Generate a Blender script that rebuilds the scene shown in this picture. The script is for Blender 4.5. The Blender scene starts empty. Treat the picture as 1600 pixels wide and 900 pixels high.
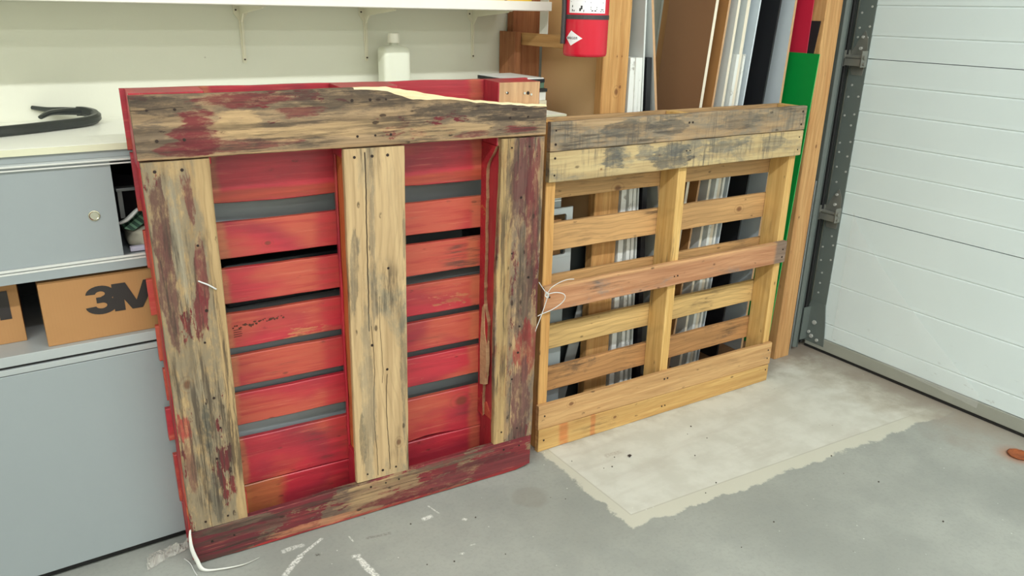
import bpy, bmesh, math, random
from mathutils import Vector, Matrix, noise as mnoise
random.seed(7)
SC = bpy.context.scene
COL = SC.collection
def srgb(r, g, b):
    f = lambda c: (c/255/12.92) if c/255 <= .04045 else ((c/255+.055)/1.055)**2.4
    return (f(r), f(g), f(b), 1.0)

# ------------------------------------------------------------------ camera
CH, FP = 1.386, 1217.93
PIT, YAW, ROL = 0.345948, 0.585455, 0.023051
fw = Vector((math.sin(YAW)*math.cos(PIT), math.cos(YAW)*math.cos(PIT), -math.sin(PIT)))
r0 = fw.cross(Vector((0, 0, 1))).normalized(); u0 = r0.cross(fw)
rt = math.cos(ROL)*r0 + math.sin(ROL)*u0; up = -math.sin(ROL)*r0 + math.cos(ROL)*u0
cam = bpy.data.objects.new('camera', bpy.data.cameras.new('camera')); COL.objects.link(cam)
m = Matrix((rt, up, -fw)).transposed().to_4x4(); m.translation = (0, 0, CH); cam.matrix_world = m
cam.data.sensor_width = 36; cam.data.lens = FP/1600*36; cam.data.clip_start = .02
SC.camera = cam
# ------------------------------------------------------------------ world, lights, exposure
w = bpy.data.worlds.new('world'); SC.world = w; w.use_nodes = True
w.node_tree.nodes['Background'].inputs[0].default_value = (.93, 1, .96, 1)
w.node_tree.nodes['Background'].inputs[1].default_value = .35
SC.view_settings.view_transform = 'Standard'; SC.view_settings.look = 'None'
SC.view_settings.gamma = 1; SC.view_settings.use_curve_mapping = False
SC.view_settings.exposure = 0.0
def tube(x, y, sx, sy, e):
    l = bpy.data.lights.new('fluorescent_tube', 'AREA'); l.shape = 'RECTANGLE'; l.size = sx; l.size_y = sy
    l.energy = e; l.color = (.955, .985, 1.0)
    o = bpy.data.objects.new('fluorescent_tube', l); COL.objects.link(o); o.location = (x, y, 3.12)
tube(1.2, -0.5, 3.0, .12, 92)
tube(-2.1, -0.5, 3.0, .12, 108)
tube(0.2, -5.4, 6.4, .14, 235)
tube(0.2, -2.6, 6.4, .3, 75)
# ------------------------------------------------------------------ pixel -> world (used for marks and loose bits)
def ray(px, py): return fw*FP + rt*(px-800) - up*(py-450)
def fl(px, py, z=0.0):
    d = ray(px, py); return Vector((0, 0, CH)) + d*((z-CH)/d.z)
def pl(px, py, n, c):
    d = ray(px, py); o = Vector((0, 0, CH)); n = Vector(n); return o + d*((c-n.dot(o))/n.dot(d))
# ------------------------------------------------------------------ node helper
class NB:
    def __init__(s, name):
        s.m = bpy.data.materials.new(name); s.m.use_nodes = True; s.t = s.m.node_tree; s.n = s.t.nodes; s.l = s.t.links
        s.b = s.n['Principled BSDF']
        s.tc = s.n.new('ShaderNodeTexCoord'); s.oi = s.n.new('ShaderNodeObjectInfo')
        sp = s.n.new('ShaderNodeSeparateXYZ'); s.l.new(s.tc.outputs['Object'], sp.inputs[0]); s.x, s.y, s.z = sp.outputs
        s.co = s.tc.outputs['Object']
    def put(s, sock, v):
        if isinstance(v, bpy.types.NodeSocket): s.l.new(v, sock)
        elif isinstance(v, (int, float)) and sock.type == 'VECTOR': sock.default_value = (v, v, v)
        elif isinstance(v, (tuple, list)) and sock.type == 'RGBA' and len(v) == 3: sock.default_value = (*v, 1)
        else: sock.default_value = v
    def ma(s, op, a, b=0.0, c=None, clamp=False):
        n = s.n.new('ShaderNodeMath'); n.operation = op; n.use_clamp = clamp; s.put(n.inputs[0], a); s.put(n.inputs[1], b)
        if c is not None: s.put(n.inputs[2], c)
        return n.outputs[0]
    def sm(s, v, a, b):   # smooth 0..1 between a and b
        n = s.n.new('ShaderNodeMapRange'); n.interpolation_type = 'SMOOTHSTEP'; s.put(n.inputs[0], v)
        if a <= b: n.inputs[1].default_value = a; n.inputs[2].default_value = b; n.inputs[3].default_value = 0; n.inputs[4].default_value = 1
        else: n.inputs[1].default_value = b; n.inputs[2].default_value = a; n.inputs[3].default_value = 1; n.inputs[4].default_value = 0
        return n.outputs[0]
    def vec(s, sc=(1, 1, 1), rnd=True, off=(0, 0, 0)):
        mp = s.n.new('ShaderNodeMapping'); s.l.new(s.co, mp.inputs[0]); mp.inputs['Scale'].default_value = sc
        if rnd:
            k = s.ma('MULTIPLY', s.oi.outputs['Random'], 37.0); cb = s.n.new('ShaderNodeCombineXYZ')
            s.put(cb.inputs[0], k); s.put(cb.inputs[1], k); s.put(cb.inputs[2], k); s.l.new(cb.outputs[0], mp.inputs[1])
        else: mp.inputs[1].default_value = off
        return mp.outputs[0]
    def noi(s, v, scale=1, det=4, rough=.55, dist=0):
        n = s.n.new('ShaderNodeTexNoise'); s.l.new(v, n.inputs['Vector']); n.inputs['Scale'].default_value = scale
        n.inputs['Detail'].default_value = det; n.inputs['Roughness'].default_value = rough; n.inputs['Distortion'].default_value = dist
        return n.outputs[0]
    def vor(s, v, scale):
        n = s.n.new('ShaderNodeTexVoronoi'); s.l.new(v, n.inputs['Vector']); n.inputs['Scale'].default_value = scale; return n.outputs['Distance']
    def mix(s, f, a, b, mode='MIX'):
        n = s.n.new('ShaderNodeMix'); n.data_type = 'RGBA'; n.blend_type = mode; s.put(n.inputs[0], f); s.put(n.inputs[6], a); s.put(n.inputs[7], b)
        return n.outputs[2]
    def col(s, c): s.put(s.b.inputs['Base Color'], c)
    def bump(s, h, st=.3, d=.002):
        n = s.n.new('ShaderNodeBump'); n.inputs['Strength'].default_value = st; n.inputs['Distance'].default_value = d
        s.put(n.inputs['Height'], h); s.l.new(n.outputs[0], s.b.inputs['Normal'])
def flat(name, c, rough=.5, metal=0, vary=.04, spec=.5, scale=14, bump=0):
    b = NB(name); v = b.vec(); n = b.noi(v, scale, 5)
    cc = Vector(c[:3]); b.col(b.mix(n, tuple(cc*(1-vary))+(1,), tuple(cc*(1+vary))+(1,)))
    b.b.inputs['Roughness'].default_value = rough; b.b.inputs['Metallic'].default_value = metal
    b.b.inputs['Specular IOR Level'].default_value = spec
    if bump: b.bump(n, .4, bump)
    return b.m

def wood(name, light, dark, grime=.3, gcol=(88, 80, 70), paint=0.0, pcol=(165, 32, 40), pthin=.0, clean=None,
         bands=(), knots=(), cracks=(), streak=.5, rough=.75, spots=.25, orange=0.0, spec=.3, blobs=(), scratch=0.0, stain=0.0):
    """planed board, grain along local x. grime / paint are how much of the surface each covers."""
    b = NB(name)
    wob = b.noi(b.vec((2.2, 3, 3)), 1, 3)
    g1 = b.noi(b.vec((3.0, 60, 60)), 1, 5, .65, .4)
    g2 = b.noi(b.vec((1.0, 14, 14)), 1, 3, .5, 1.2)
    rings = b.ma('FRACT', b.ma('ADD', b.ma('MULTIPLY', b.z, 55.0), b.ma('MULTIPLY', wob, 5.5)))
    rings = b.ma('ABSOLUTE', b.ma('SUBTRACT', rings, .5))
    base = b.mix(b.sm(g1, .3, .72), srgb(*dark), srgb(*light))
    base = b.mix(b.ma('MULTIPLY', b.sm(rings, .30, .5), streak*.55), base, tuple(c*.55 for c in srgb(*dark)[:3])+(1,))
    base = b.mix(b.ma('MULTIPLY', b.sm(g2, .45, .7), .35), base, srgb(*[c*.82 for c in dark]))
    height = g1
    if orange:
        base = b.mix(b.ma('MULTIPLY', b.sm(b.noi(b.vec((1.5, 5, 5)), 1, 3), .62-.35*orange, .8-.2*orange), .85), base, srgb(205, 92, 48))
    # weather stains
    gn = b.noi(b.vec((3.2, 9, 9)), 1, 8, .68, .5)
    gm = b.sm(gn, .72-.42*grime, .84-.40*grime)
    gfine = b.noi(b.vec((22, 60, 60)), 1, 6, .7)
    gm2 = b.ma('MULTIPLY', gm, b.sm(gfine, .30, .56))
    gfac = b.ma('MULTIPLY', gm2, .86)
    if clean is not None:   # clean = (axis, from, to) : coordinate range where neither grime nor paint lies
        ax = {'x': b.x, 'z': b.z}[clean[0]]
        edge = b.ma('ADD', ax, b.ma('MULTIPLY', b.ma('SUBTRACT', gn, .5), .035))
        cm = b.ma('SUBTRACT', 1.0, b.ma('MULTIPLY', b.sm(edge, clean[1]-.004, clean[1]+.004), b.sm(edge, clean[2]+.004, clean[2]-.004)))
        gfac = b.ma('MULTIPLY', gfac, cm)
    base = b.mix(gfac, base, srgb(*gcol))
    # paint
    if paint > 0:
        pn = b.noi(b.vec((4.0, 11, 11)), 1, 9, .66, .3)
        pf = b.noi(b.vec((16, 90, 90)), 1, 6, .72)
        k = b.ma('ADD', b.ma('MULTIPLY', pn, .72), b.ma('MULTIPLY', pf, .28))
        pm = b.sm(k, .685-.40*paint, .70-.39*paint)
        if clean is not None: pm = b.ma('MULTIPLY', pm, cm)
        pc = b.mix(b.sm(b.noi(b.vec((3, 7, 7)), 1, 4), .35, .65), srgb(*pcol), srgb(pcol[0]*.78, pcol[1]*.85, pcol[2]*.9))
        if pthin:
            thin = b.mix(b.sm(g1, .3, .7), srgb(206, 104, 74), srgb(168, 58, 50))
            pc = b.mix(b.ma('MULTIPLY', b.sm(b.noi(b.vec((2.6, 5, 5)), 1, 3), .62-.3*pthin, .78-.3*pthin), .95), pc, thin)
        pc = b.mix(b.ma('MULTIPLY', b.sm(g1, .58, .36), .38), pc, tuple(q*.55 for q in srgb(*pcol)[:3])+(1,))
        pc = b.mix(b.ma('MULTIPLY', b.sm(b.noi(b.vec((5, 130, 130)), 1, 5, .7), .56, .70), .30), pc, srgb(214, 130, 104))
        base = b.mix(pm, base, pc)
        height = b.ma('ADD', g1, b.ma('MULTIPLY', pm, .5))
    for (ax, a0, a1, soft, c, st, nz) in bands:
        axs = {'x': b.x, 'z': b.z, 'y': b.y}[ax]
        e = b.ma('ADD', axs, b.ma('MULTIPLY', b.ma('SUBTRACT', gn, .5), nz))
        mk = b.ma('MULTIPLY', b.sm(e, a0-soft, a0+soft), b.sm(e, a1+soft, a1-soft))
        mk = b.ma('MULTIPLY', mk, b.ma('MULTIPLY', b.sm(gfine, .1, .5), st))
        cc = b.mix(b.sm(g1, .3, .75), srgb(*[q*.78 for q in c]), srgb(*c))
        base = b.mix(mk, base, cc)
    for (kx, kz, kr) in knots:
        dx = b.ma('MULTIPLY', b.ma('SUBTRACT', b.x, kx), .72); dz = b.ma('SUBTRACT', b.z, kz)
        d = b.ma('SQRT', b.ma('ADD', b.ma('MULTIPLY', dx, dx), b.ma('MULTIPLY', dz, dz)))
        d = b.ma('ADD', d, b.ma('MULTIPLY', b.ma('SUBTRACT', gn, .5), kr*.5))
        base = b.mix(b.ma('MULTIPLY', b.sm(d, kr*1.15, kr*.5), .66), base, srgb(92, 48, 30))
        rg = b.ma('SINE', b.ma('MULTIPLY', d, 5.0/kr))
        base = b.mix(b.ma('MULTIPLY', b.ma('MULTIPLY', b.sm(rg, .4, 1), b.sm(d, kr*3, kr)), .22), base, srgb(110, 60, 34))
    for (z0, xa, xb, wd) in cracks:
        zz = b.ma('ADD', b.z, b.ma('MULTIPLY', b.ma('SUBTRACT', b.noi(b.vec((5, .1, .1)), 1, 4), .5), .02))
        d = b.ma('ABSOLUTE', b.ma('SUBTRACT', zz, z0))
        ck = b.ma('MULTIPLY', b.sm(d, wd, wd*.4), b.ma('MULTIPLY', b.sm(b.x, xa-.004, xa), b.sm(b.x, xb+.004, xb)))
        base = b.mix(b.ma('MULTIPLY', ck, .93), base, srgb(34, 20, 14)); height = b.ma('SUBTRACT', height, b.ma('MULTIPLY', ck, 3.0))
    for (kx, kz, rx, rz, c, st) in blobs:
        dx = b.ma('DIVIDE', b.ma('SUBTRACT', b.x, kx), rx); dz = b.ma('DIVIDE', b.ma('SUBTRACT', b.z, kz), rz)
        d = b.ma('SQRT', b.ma('ADD', b.ma('MULTIPLY', dx, dx), b.ma('MULTIPLY', dz, dz)))
        d = b.ma('ADD', d, b.ma('ADD', b.ma('MULTIPLY', b.ma('SUBTRACT', b.noi(b.vec((8, 42, 42)), 1, 8, .72), .5), 2.6), b.ma('MULTIPLY', b.ma('SUBTRACT', b.noi(b.vec((2.5, 16, 16)), 1, 3), .5), 2.4)))
        mk = b.ma('MULTIPLY', b.sm(d, 1.05, .80), b.ma('ADD', .35, b.ma('MULTIPLY', b.sm(gfine, .3, .55), .65)))
        mk = b.ma('MULTIPLY', mk, st)
        cc = b.mix(b.sm(g1, .3, .7), srgb(*[q*.72 for q in c]), srgb(*c))
        base = b.mix(mk, base, cc)
    if stain:   # dark weather streaks along the grain
        sn = b.noi(b.vec((4.5, 75, 75)), 1, 7, .72); sw = b.noi(b.vec((3.2, 8, 8)), 1, 4)
        mk = b.ma('MULTIPLY', b.sm(sn, .47, .60), b.sm(sw, .62-.3*stain, .80-.3*stain))
        base = b.mix(b.ma('MULTIPLY', mk, .78), base, srgb(62, 52, 44))
    if scratch:  # saw marks across the grain
        sn = b.noi(b.vec((85, 5, 5)), 1, 5, .7); sw = b.noi(b.vec((4, 9, 9)), 1, 5)
        mk = b.ma('MULTIPLY', b.sm(sn, .48, .62), b.sm(sw, .42, .62))
        base = b.mix(b.ma('MULTIPLY', mk, scratch), base, srgb(84, 80, 76))
    # small dark specks
    if spots:
        vd = b.vor(b.vec((14, 30, 30)), 1)
        sp = b.ma('MULTIPLY', b.sm(vd, .16, .08), b.ma('MULTIPLY', b.sm(gfine, .45, .6), spots*2.2))
        base = b.mix(b.ma('MINIMUM', sp, .85), base, srgb(50, 36, 28))
    b.col(base); b.b.inputs['Roughness'].default_value = rough; b.b.inputs['Specular IOR Level'].default_value = spec
    b.bump(height, .45, .0015)
    return b.m

# ------------------------------------------------------------------ geometry helpers
def link(name, bm, mats, parent=None, loc=(0, 0, 0), rot=(0, 0, 0), smooth=False):
    me = bpy.data.meshes.new(name); bmesh.ops.recalc_face_normals(bm, faces=bm.faces[:]); bm.to_mesh(me); bm.free()
    o = bpy.data.objects.new(name, me); COL.objects.link(o)
    for mt in (mats if isinstance(mats, (list, tuple)) else [mats]): me.materials.append(mt)
    o.location = loc; o.rotation_euler = rot
    if parent: o.parent = parent
    if smooth:
        for p in me.polygons: p.use_smooth = True
    return o
def tag(o, label=None, cat=None, group=None, kind=None):
    if label: o['label'] = label
    if cat: o['category'] = cat
    if group: o['group'] = group
    if kind: o['kind'] = kind
    return o
def thing(name, label, cat, loc=(0, 0, 0), rot=(0, 0, 0), group=None):
    o = bpy.data.objects.new(name, None); COL.objects.link(o); o.location = loc; o.rotation_euler = rot
    o.empty_display_size = .1
    return tag(o, label, cat, group)
def bx(bm, x0, x1, y0, y1, z0, z1, bev=0, mi=0):
    vs = [bm.verts.new(p) for p in ((x0, y0, z0), (x1, y0, z0), (x1, y1, z0), (x0, y1, z0), (x0, y0, z1), (x1, y0, z1), (x1, y1, z1), (x0, y1, z1))]
    fs = [bm.faces.new([vs[i] for i in q]) for q in ((0, 3, 2, 1), (4, 5, 6, 7), (0, 1, 5, 4), (1, 2, 6, 5), (2, 3, 7, 6), (3, 0, 4, 7))]
    for f in fs: f.material_index = mi
    if bev:
        es = list({e for f in fs for e in f.edges})
        r = bmesh.ops.bevel(bm, geom=es, offset=bev, segments=2, affect='EDGES', profile=.5)
        for f in r['faces']: f.material_index = mi
    return fs
def box(name, mats, x0, x1, y0, y1, z0, z1, parent=None, bev=0):
    bm = bmesh.new(); bx(bm, x0, x1, y0, y1, z0, z1, bev); return link(name, bm, mats, parent)
def prism(bm, pts, vec, mi=0):
    """extrude polygon pts (3d) by vec"""
    a = [bm.verts.new(p) for p in pts]; b = [bm.verts.new(Vector(p)+Vector(vec)) for p in pts]; n = len(a)
    fs = [bm.faces.new(a), bm.faces.new(b[::-1])]
    for i in range(n): fs.append(bm.faces.new((a[i], b[i], b[(i+1) % n], a[(i+1) % n])))
    for f in fs: f.material_index = mi
    return fs
def cyl(bm, c, r, h, axis='z', n=20, mi=0, r2=None):
    c = Vector(c); r2 = r if r2 is None else r2; ring = []
    for k, rr in ((0, r), (1, r2)):
        vs = []
        for i in range(n):
            a = 2*math.pi*i/n; p, q = rr*math.cos(a), rr*math.sin(a)
            d = {'z': (p, q, k*h), 'y': (p, k*h, q), 'x': (k*h, p, q)}[axis]; vs.append(bm.verts.new(c+Vector(d)))
        ring.append(vs)
    fs = [bm.faces.new(ring[0]), bm.faces.new(ring[1][::-1])]
    for i in range(n): fs.append(bm.faces.new((ring[0][i], ring[1][i], ring[1][(i+1) % n], ring[0][(i+1) % n])))
    for f in fs: f.material_index = mi
def sweep(bm, pts, r, n=8, flat_=1.0, closed=False, mi=0, ups=Vector((0, 0, 1)), radii=None):
    pts = [Vector(p) for p in pts]; rings = []
    for i, p in enumerate(pts):
        t = (pts[min(i+1, len(pts)-1)] - pts[max(i-1, 0)]).normalized()
        s = t.cross(ups); s = s.normalized() if s.length > 1e-4 else Vector((1, 0, 0)); u = s.cross(t)
        rr = radii[i] if radii else r
        rings.append([bm.verts.new(p + s*math.cos(2*math.pi*(k+.5)/n)*rr + u*math.sin(2*math.pi*(k+.5)/n)*rr*flat_) for k in range(n)])
    for a, b in zip(rings, rings[1:]):
        for k in range(n): bm.faces.new((a[k], b[k], b[(k+1) % n], a[(k+1) % n])).material_index = mi
    bm.faces.new(rings[0]).material_index = mi; bm.faces.new(rings[-1][::-1]).material_index = mi
def smooth_path(pts, n=8):
    pts = [Vector(p) for p in pts]; P = [pts[0]]+pts+[pts[-1]]; out = []
    for i in range(1, len(P)-2):
        for k in range(n):
            t = k/n; a, b, c, d = P[i-1], P[i], P[i+1], P[i+2]
            out.append(.5*((2*b)+(c-a)*t+(2*a-5*b+4*c-d)*t*t+(3*b-a-3*c+d)*t**3))
    out.append(pts[-1]); return out
def board_bm(L, W, T, nx=14, rough=.0012, ch=.002, top=None, bot=None, bevel=None, seed=0, rawmat=False):
    """board along x, thickness y 0..T (front y=0), width z. top/bot: functions of x for worn or broken edges;
    bevel(x): extra drop of the front top edge (raw break)."""
    bm = bmesh.new(); rings = []
    for i in range(nx+1):
        x = L*i/nx; xx = x
        jt = (mnoise.noise(Vector((x*9+seed*7.3, seed*1.7, 0)))+.5*mnoise.noise(Vector((x*40+seed, 3, 0))))*rough
        jb = (mnoise.noise(Vector((x*9+seed*3.1, 9.7, seed)))+.5*mnoise.noise(Vector((x*40+seed, 8, 2))))*rough
        zt = (top(x) if top else W)+jt; zb = (bot(x) if bot else 0)+jb; bv = bevel(x) if bevel else 0
        pr = [(ch, zb), (T-ch, zb), (T, zb+ch), (T, zt-ch), (T-ch, zt), (ch+min(bv, T*.55)*.8, zt), (0, zt-ch-bv), (0, zb+ch)]
        ring = []
        for (y, z) in pr:
            e = 0
            if i in (0, nx): e = (mnoise.noise(Vector((y*90+seed, z*60, i)))*.0022)
            ring.append(bm.verts.new((xx+e, y, z)))
        rings.append(ring)
    for i in range(nx):
        for k in range(8):
            f = bm.faces.new((rings[i][k], rings[i+1][k], rings[i+1][(k+1) % 8], rings[i][(k+1) % 8]))
            if rawmat and k == 5 and bevel and bevel(L*(i+.5)/nx) > .0016: f.material_index = 1
            if rawmat and k == 4 and bevel and bevel(L*(i+.5)/nx) > .0016: f.material_index = 1
    bm.faces.new(rings[0][::-1]); bm.faces.new(rings[-1]); return bm
def hboard(name, mat, parent, u0, u1, v0, v1, w0, T, **k):
    bm = board_bm(u1-u0, v1-v0, T, **k); return link(name, bm, mat, parent, (u0, w0, v0))
def vboard(name, mat, parent, u0, u1, v0, v1, w0, T, tilt=0, **k):
    bm = board_bm(v1-v0, u1-u0, T, **k); return link(name, bm, mat, parent, (u1, w0, v0), (0, -math.pi/2+tilt, 0))

# ================================================================== SETTING
XL, XR, YF, YB, ZC = -3.6, 2.90, -7.0, 2.39, 3.2
# floor
def floor_mat():
    b = NB('concrete'); v = b.vec(rnd=False)
    big = b.noi(v, 1.6, 5); mid = b.noi(v, 9, 6, .6); fine = b.noi(v, 90, 4, .6)
    base = b.mix(b.sm(big, .35, .65), srgb(140, 142, 135), srgb(158, 160, 152))
    base = b.mix(b.ma('MULTIPLY', b.sm(mid, .4, .7), .35), base, srgb(136, 139, 133))
    base = b.mix(b.ma('MULTIPLY', b.sm(fine, .45, .7), .18), base, srgb(120, 122, 116))
    # pale repair patch: x > 1.36 and behind a line
    wob = b.ma('MULTIPLY', b.ma('SUBTRACT', b.noi(v, 14, 8, .7), .5), .09)
    front = b.ma('SUBTRACT', b.y, b.ma('SUBTRACT', 1.490, b.ma('MULTIPLY', b.x, .067)))
    # a slightly raised trowelled margin outside the saw line
    outer = b.ma('MINIMUM', b.ma('ADD', front, .055), b.ma('SUBTRACT', b.x, 1.325))
    om = b.sm(b.ma('ADD', outer, wob), -.004, .006)
    inner = b.ma('MINIMUM', front, b.ma('SUBTRACT', b.x, 1.362))
    im = b.sm(inner, -.002, .002)
    right = b.sm(b.ma('ADD', b.x, b.ma('MULTIPLY', b.ma('SUBTRACT', mid, .5), .5)), 2.78, 2.5)
    right2 = b.sm(b.ma('ADD', b.x, b.ma('MULTIPLY', b.ma('SUBTRACT', mid, .5), .3)), 2.85, 2.6)
    base = b.mix(b.ma('MULTIPLY', b.ma('MULTIPLY', om, right2), .8), base, srgb(200, 197, 180))
    pc = b.mix(b.sm(mid, .35, .65), srgb(202, 201, 190), srgb(190, 188, 176))
    pc = b.mix(b.ma('MULTIPLY', b.sm(b.noi(b.vec((1, 5, 1), False), 2.2, 5), .5, .68), .3), pc, srgb(168, 160, 148))
    base = b.mix(b.ma('MULTIPLY', b.ma('MULTIPLY', im, right), .92), base, pc)
    ln = b.sm(b.ma('ABSOLUTE', inner), .0035, .001)
    base = b.mix(b.ma('MULTIPLY', ln, b.ma('MULTIPLY', b.ma('MULTIPLY', om, right), .35)), base, srgb(140, 134, 118))
    # grey-brown dirt by the door and behind
    dm = b.ma('MULTIPLY', b.sm(b.ma('ADD', b.x, b.ma('MULTIPLY', mid, .5)), 2.75, 3.1), b.sm(b.y, .7, 1.2))
    base = b.mix(b.ma('MULTIPLY', dm, .6), base, srgb(150, 134, 116))
    dm2 = b.ma('MULTIPLY', b.sm(b.ma('ADD', b.y, b.ma('MULTIPLY', mid, .2)), 1.86, 1.98), b.sm(b.x, 1.0, 1.3))
    base = b.mix(b.ma('MULTIPLY', dm2, .55), base, srgb(122, 106, 92))
    # rust bloom around the anchor
    c = fl(1588, 712); dd = b.ma('SQRT', b.ma('ADD', b.ma('POWER', b.ma('SUBTRACT', b.x, c.x), 2.0), b.ma('POWER', b.ma('SUBTRACT', b.y, c.y), 2.0)))
    base = b.mix(b.ma('MULTIPLY', b.sm(b.ma('ADD', dd, b.ma('MULTIPLY', mid, .06)), .11, .04), .7), base, srgb(160, 96, 56))
    # old damp stain
    c = fl(828, 777); dd = b.ma('SQRT', b.ma('ADD', b.ma('POWER', b.ma('SUBTRACT', b.x, c.x), 2.0), b.ma('POWER', b.ma('SUBTRACT', b.y, c.y), 2.0)))
    base = b.mix(b.ma('MULTIPLY', b.sm(b.ma('ADD', dd, b.ma('MULTIPLY', mid, .06)), .092, .070), .3), base, srgb(122, 116, 104))
    # scuffs of white paint (line segments) and dark scrapes
    def seg(p0, p1, wd, colr, st):
        nonlocal base
        a = fl(*p0); e = fl(*p1); d = e-a; L = d.length; d.normalize()
        px_ = b.ma('SUBTRACT', b.x, a.x); py_ = b.ma('SUBTRACT', b.y, a.y)
        t = b.ma('ADD', b.ma('MULTIPLY', px_, d.x), b.ma('MULTIPLY', py_, d.y)); s_ = b.ma('ABSOLUTE', b.ma('SUBTRACT', b.ma('MULTIPLY', px_, d.y), b.ma('MULTIPLY', py_, d.x)))
        s_ = b.ma('ADD', s_, b.ma('MULTIPLY', b.ma('SUBTRACT', b.noi(v, 60, 3), .5), wd*1.2))
        mk = b.ma('MULTIPLY', b.sm(s_, wd, wd*.5), b.ma('MULTIPLY', b.sm(t, -.004, .004), b.sm(t, L+.004, L-.004)))
        mk = b.ma('MULTIPLY', mk, b.sm(b.noi(v, 160, 4, .7), .36, .58))
        base = b.mix(b.ma('MULTIPLY', mk, st), base, srgb(*colr))
    W = (226, 226, 218)
    seg((503, 841), (470, 868), .006, W, .8); seg((470, 868), (444, 900), .010, W, .9)
    seg((550, 870), (563, 868), .008, W, .9); seg((560, 872), (592, 905), .011, W, .95)
    seg((660, 812), (675, 806), .010, W, .9); seg((668, 790), (686, 802), .003, W, .7)
    seg((723, 811), (729, 812), .007, W, 1); seg((719, 865), (725, 865), .005, W, 1)
    seg((440, 862), (475, 851), .010, W, .6); seg((545, 838), (552, 846), .003, W, .7)
    seg((572, 841), (611, 833), .006, (96, 92, 84), .5); seg((493, 867), (500, 867), .006, (60, 54, 48), .9)
    seg((945, 713), (970, 706), .012, (150, 136, 122), .5); seg((735, 852), (742, 850), .004, W, .6)
    sp = b.sm(b.vor(v, 34), .085, .04); keep = b.sm(b.noi(v, 11, 2), .52, .60)
    base = b.mix(b.ma('MULTIPLY', b.ma('MULTIPLY', sp, keep), .7), base, srgb(222, 222, 214))
    sp = b.sm(b.vor(b.vec(rnd=False, off=(3, 7, 0)), 23), .055, .03); keep = b.sm(b.noi(v, 8, 2), .54, .60)
    base = b.mix(b.ma('MULTIPLY', b.ma('MULTIPLY', sp, keep), .8), base, srgb(84, 76, 66))
    b.col(base); b.put(b.b.inputs['Roughness'], b.ma('ADD', .42, b.ma('MULTIPLY', mid, .3)))
    b.b.inputs['Specular IOR Level'].default_value = .35
    b.bump(b.ma('ADD', mid, b.ma('MULTIPLY', om, .6)), .25, .003)
    return b.m
tag(box('floor', floor_mat(), XL, XR+.1, YF, YB+.1, -.1, 0), kind='structure')
def wall_mat(name, c1, c2, boards=False):
    b = NB(name); v = b.vec(rnd=False)
    n = b.noi(v, 3, 4); base = b.mix(n, srgb(*c1), srgb(*c2))
    sp = b.sm(b.vor(v, 5), .03, .02); base = b.mix(b.ma('MULTIPLY', sp, .6), base, srgb(120, 100, 80))
    b.col(base); b.b.inputs['Roughness'].default_value = .62; b.bump(b.noi(v, 160, 3), .15, .001); return b.m
mwall = wall_mat('ivory_paint', (216, 216, 198), (223, 223, 207))
tag(box('wall_back', mwall, XL, XR+.1, YB, YB+.1, 0, ZC), kind='structure')
tag(box('wall_left', mwall, XL-.1, XL, YF, YB, 0, ZC), kind='structure')
tag(box('wall_front', mwall, XL, XR+.1, YF-.1, YF, 0, ZC), kind='structure')
tag(box('ceiling', flat('ceiling_paint', srgb(222, 222, 214), .9), XL, XR+.1, YF, YB+.1, ZC, ZC+.1), kind='structure')
bm = bmesh.new(); bx(bm, XR, XR+.1, 1.945, YB, 0, ZC); bx(bm, XR, XR+.1, -2.9, 1.945, 2.46, ZC); bx(bm, XR, XR+.1, YF, -2.9, 0, ZC)
tag(link('wall_right', bm, mwall), kind='structure')

# ------------------------------------------------------------------ sectional garage door
def door_mat():
    b = NB('white_door_steel'); v = b.vec((1, 1, 1), False)
    n = b.noi(v, 2.5, 4); base = b.mix(n, srgb(208, 220, 220), srgb(218, 229, 229))
    low = b.sm(b.z, .30, .05); d = b.sm(b.noi(b.vec((1, 3, 9), False), 6, 7, .7), .60, .72)
    base = b.mix(b.ma('MULTIPLY', b.ma('MULTIPLY', low, d), .55), base, srgb(120, 112, 100))
    b.col(base); b.b.inputs['Roughness'].default_value = .38; b.bump(b.noi(v, 120, 3), .08, .001); return b.m
mdoor = door_mat()
msteel = flat('dark_grey_steel', srgb(98, 106, 102), .4, .0, .12)
mhinge = flat('hinge_zinc', srgb(136, 136, 128), .35, .45, .2)
mblack = flat('black_rubber', srgb(24, 24, 24), .7)
mzinc = flat('zinc_plated_steel', srgb(196, 196, 190), .35, .3, .15)
mret = flat('grey_retainer', srgb(158, 160, 150), .5, .2, .1)
door = thing('door_1', None, None); door['kind'] = 'structure'
DX = 2.846
def panel(z0, z1, grooves):
    prof = [(DX, z0+.0015)]
    for g in grooves: prof += [(DX, g-.005), (DX+.0022, g-.001), (DX+.0022, g+.001), (DX-.0006, g+.0035), (DX-.0004, g+.008), (DX, g+.016)]
    prof += [(DX, z1-.0015), (DX+.045, z1-.0015), (DX+.045, z0+.0015)]
    bm = bmesh.new(); prism(bm, [(x, 1.90, z) for x, z in prof], (0, -4.8, 0)); return link('panel', bm, mdoor, door)
panel(.065, .6205, [.136, .316, .488]); panel(.6205, 1.229, [.710, .814, .918, 1.032, 1.135])
panel(1.229, 1.84, [1.312, 1.420, 1.53, 1.64]); panel(1.84, 2.45, [1.95, 2.06, 2.17, 2.28])
bm = bmesh.new(); bx(bm, DX-.005, DX+.03, -2.9, 1.93, .014, .064, .002); link('bottom_retainer', bm, mret, door)
bm = bmesh.new(); bx(bm, DX-.001, DX+.03, -2.9, 1.935, 0, .014, .003); link('bottom_seal', bm, mblack, door)
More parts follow.
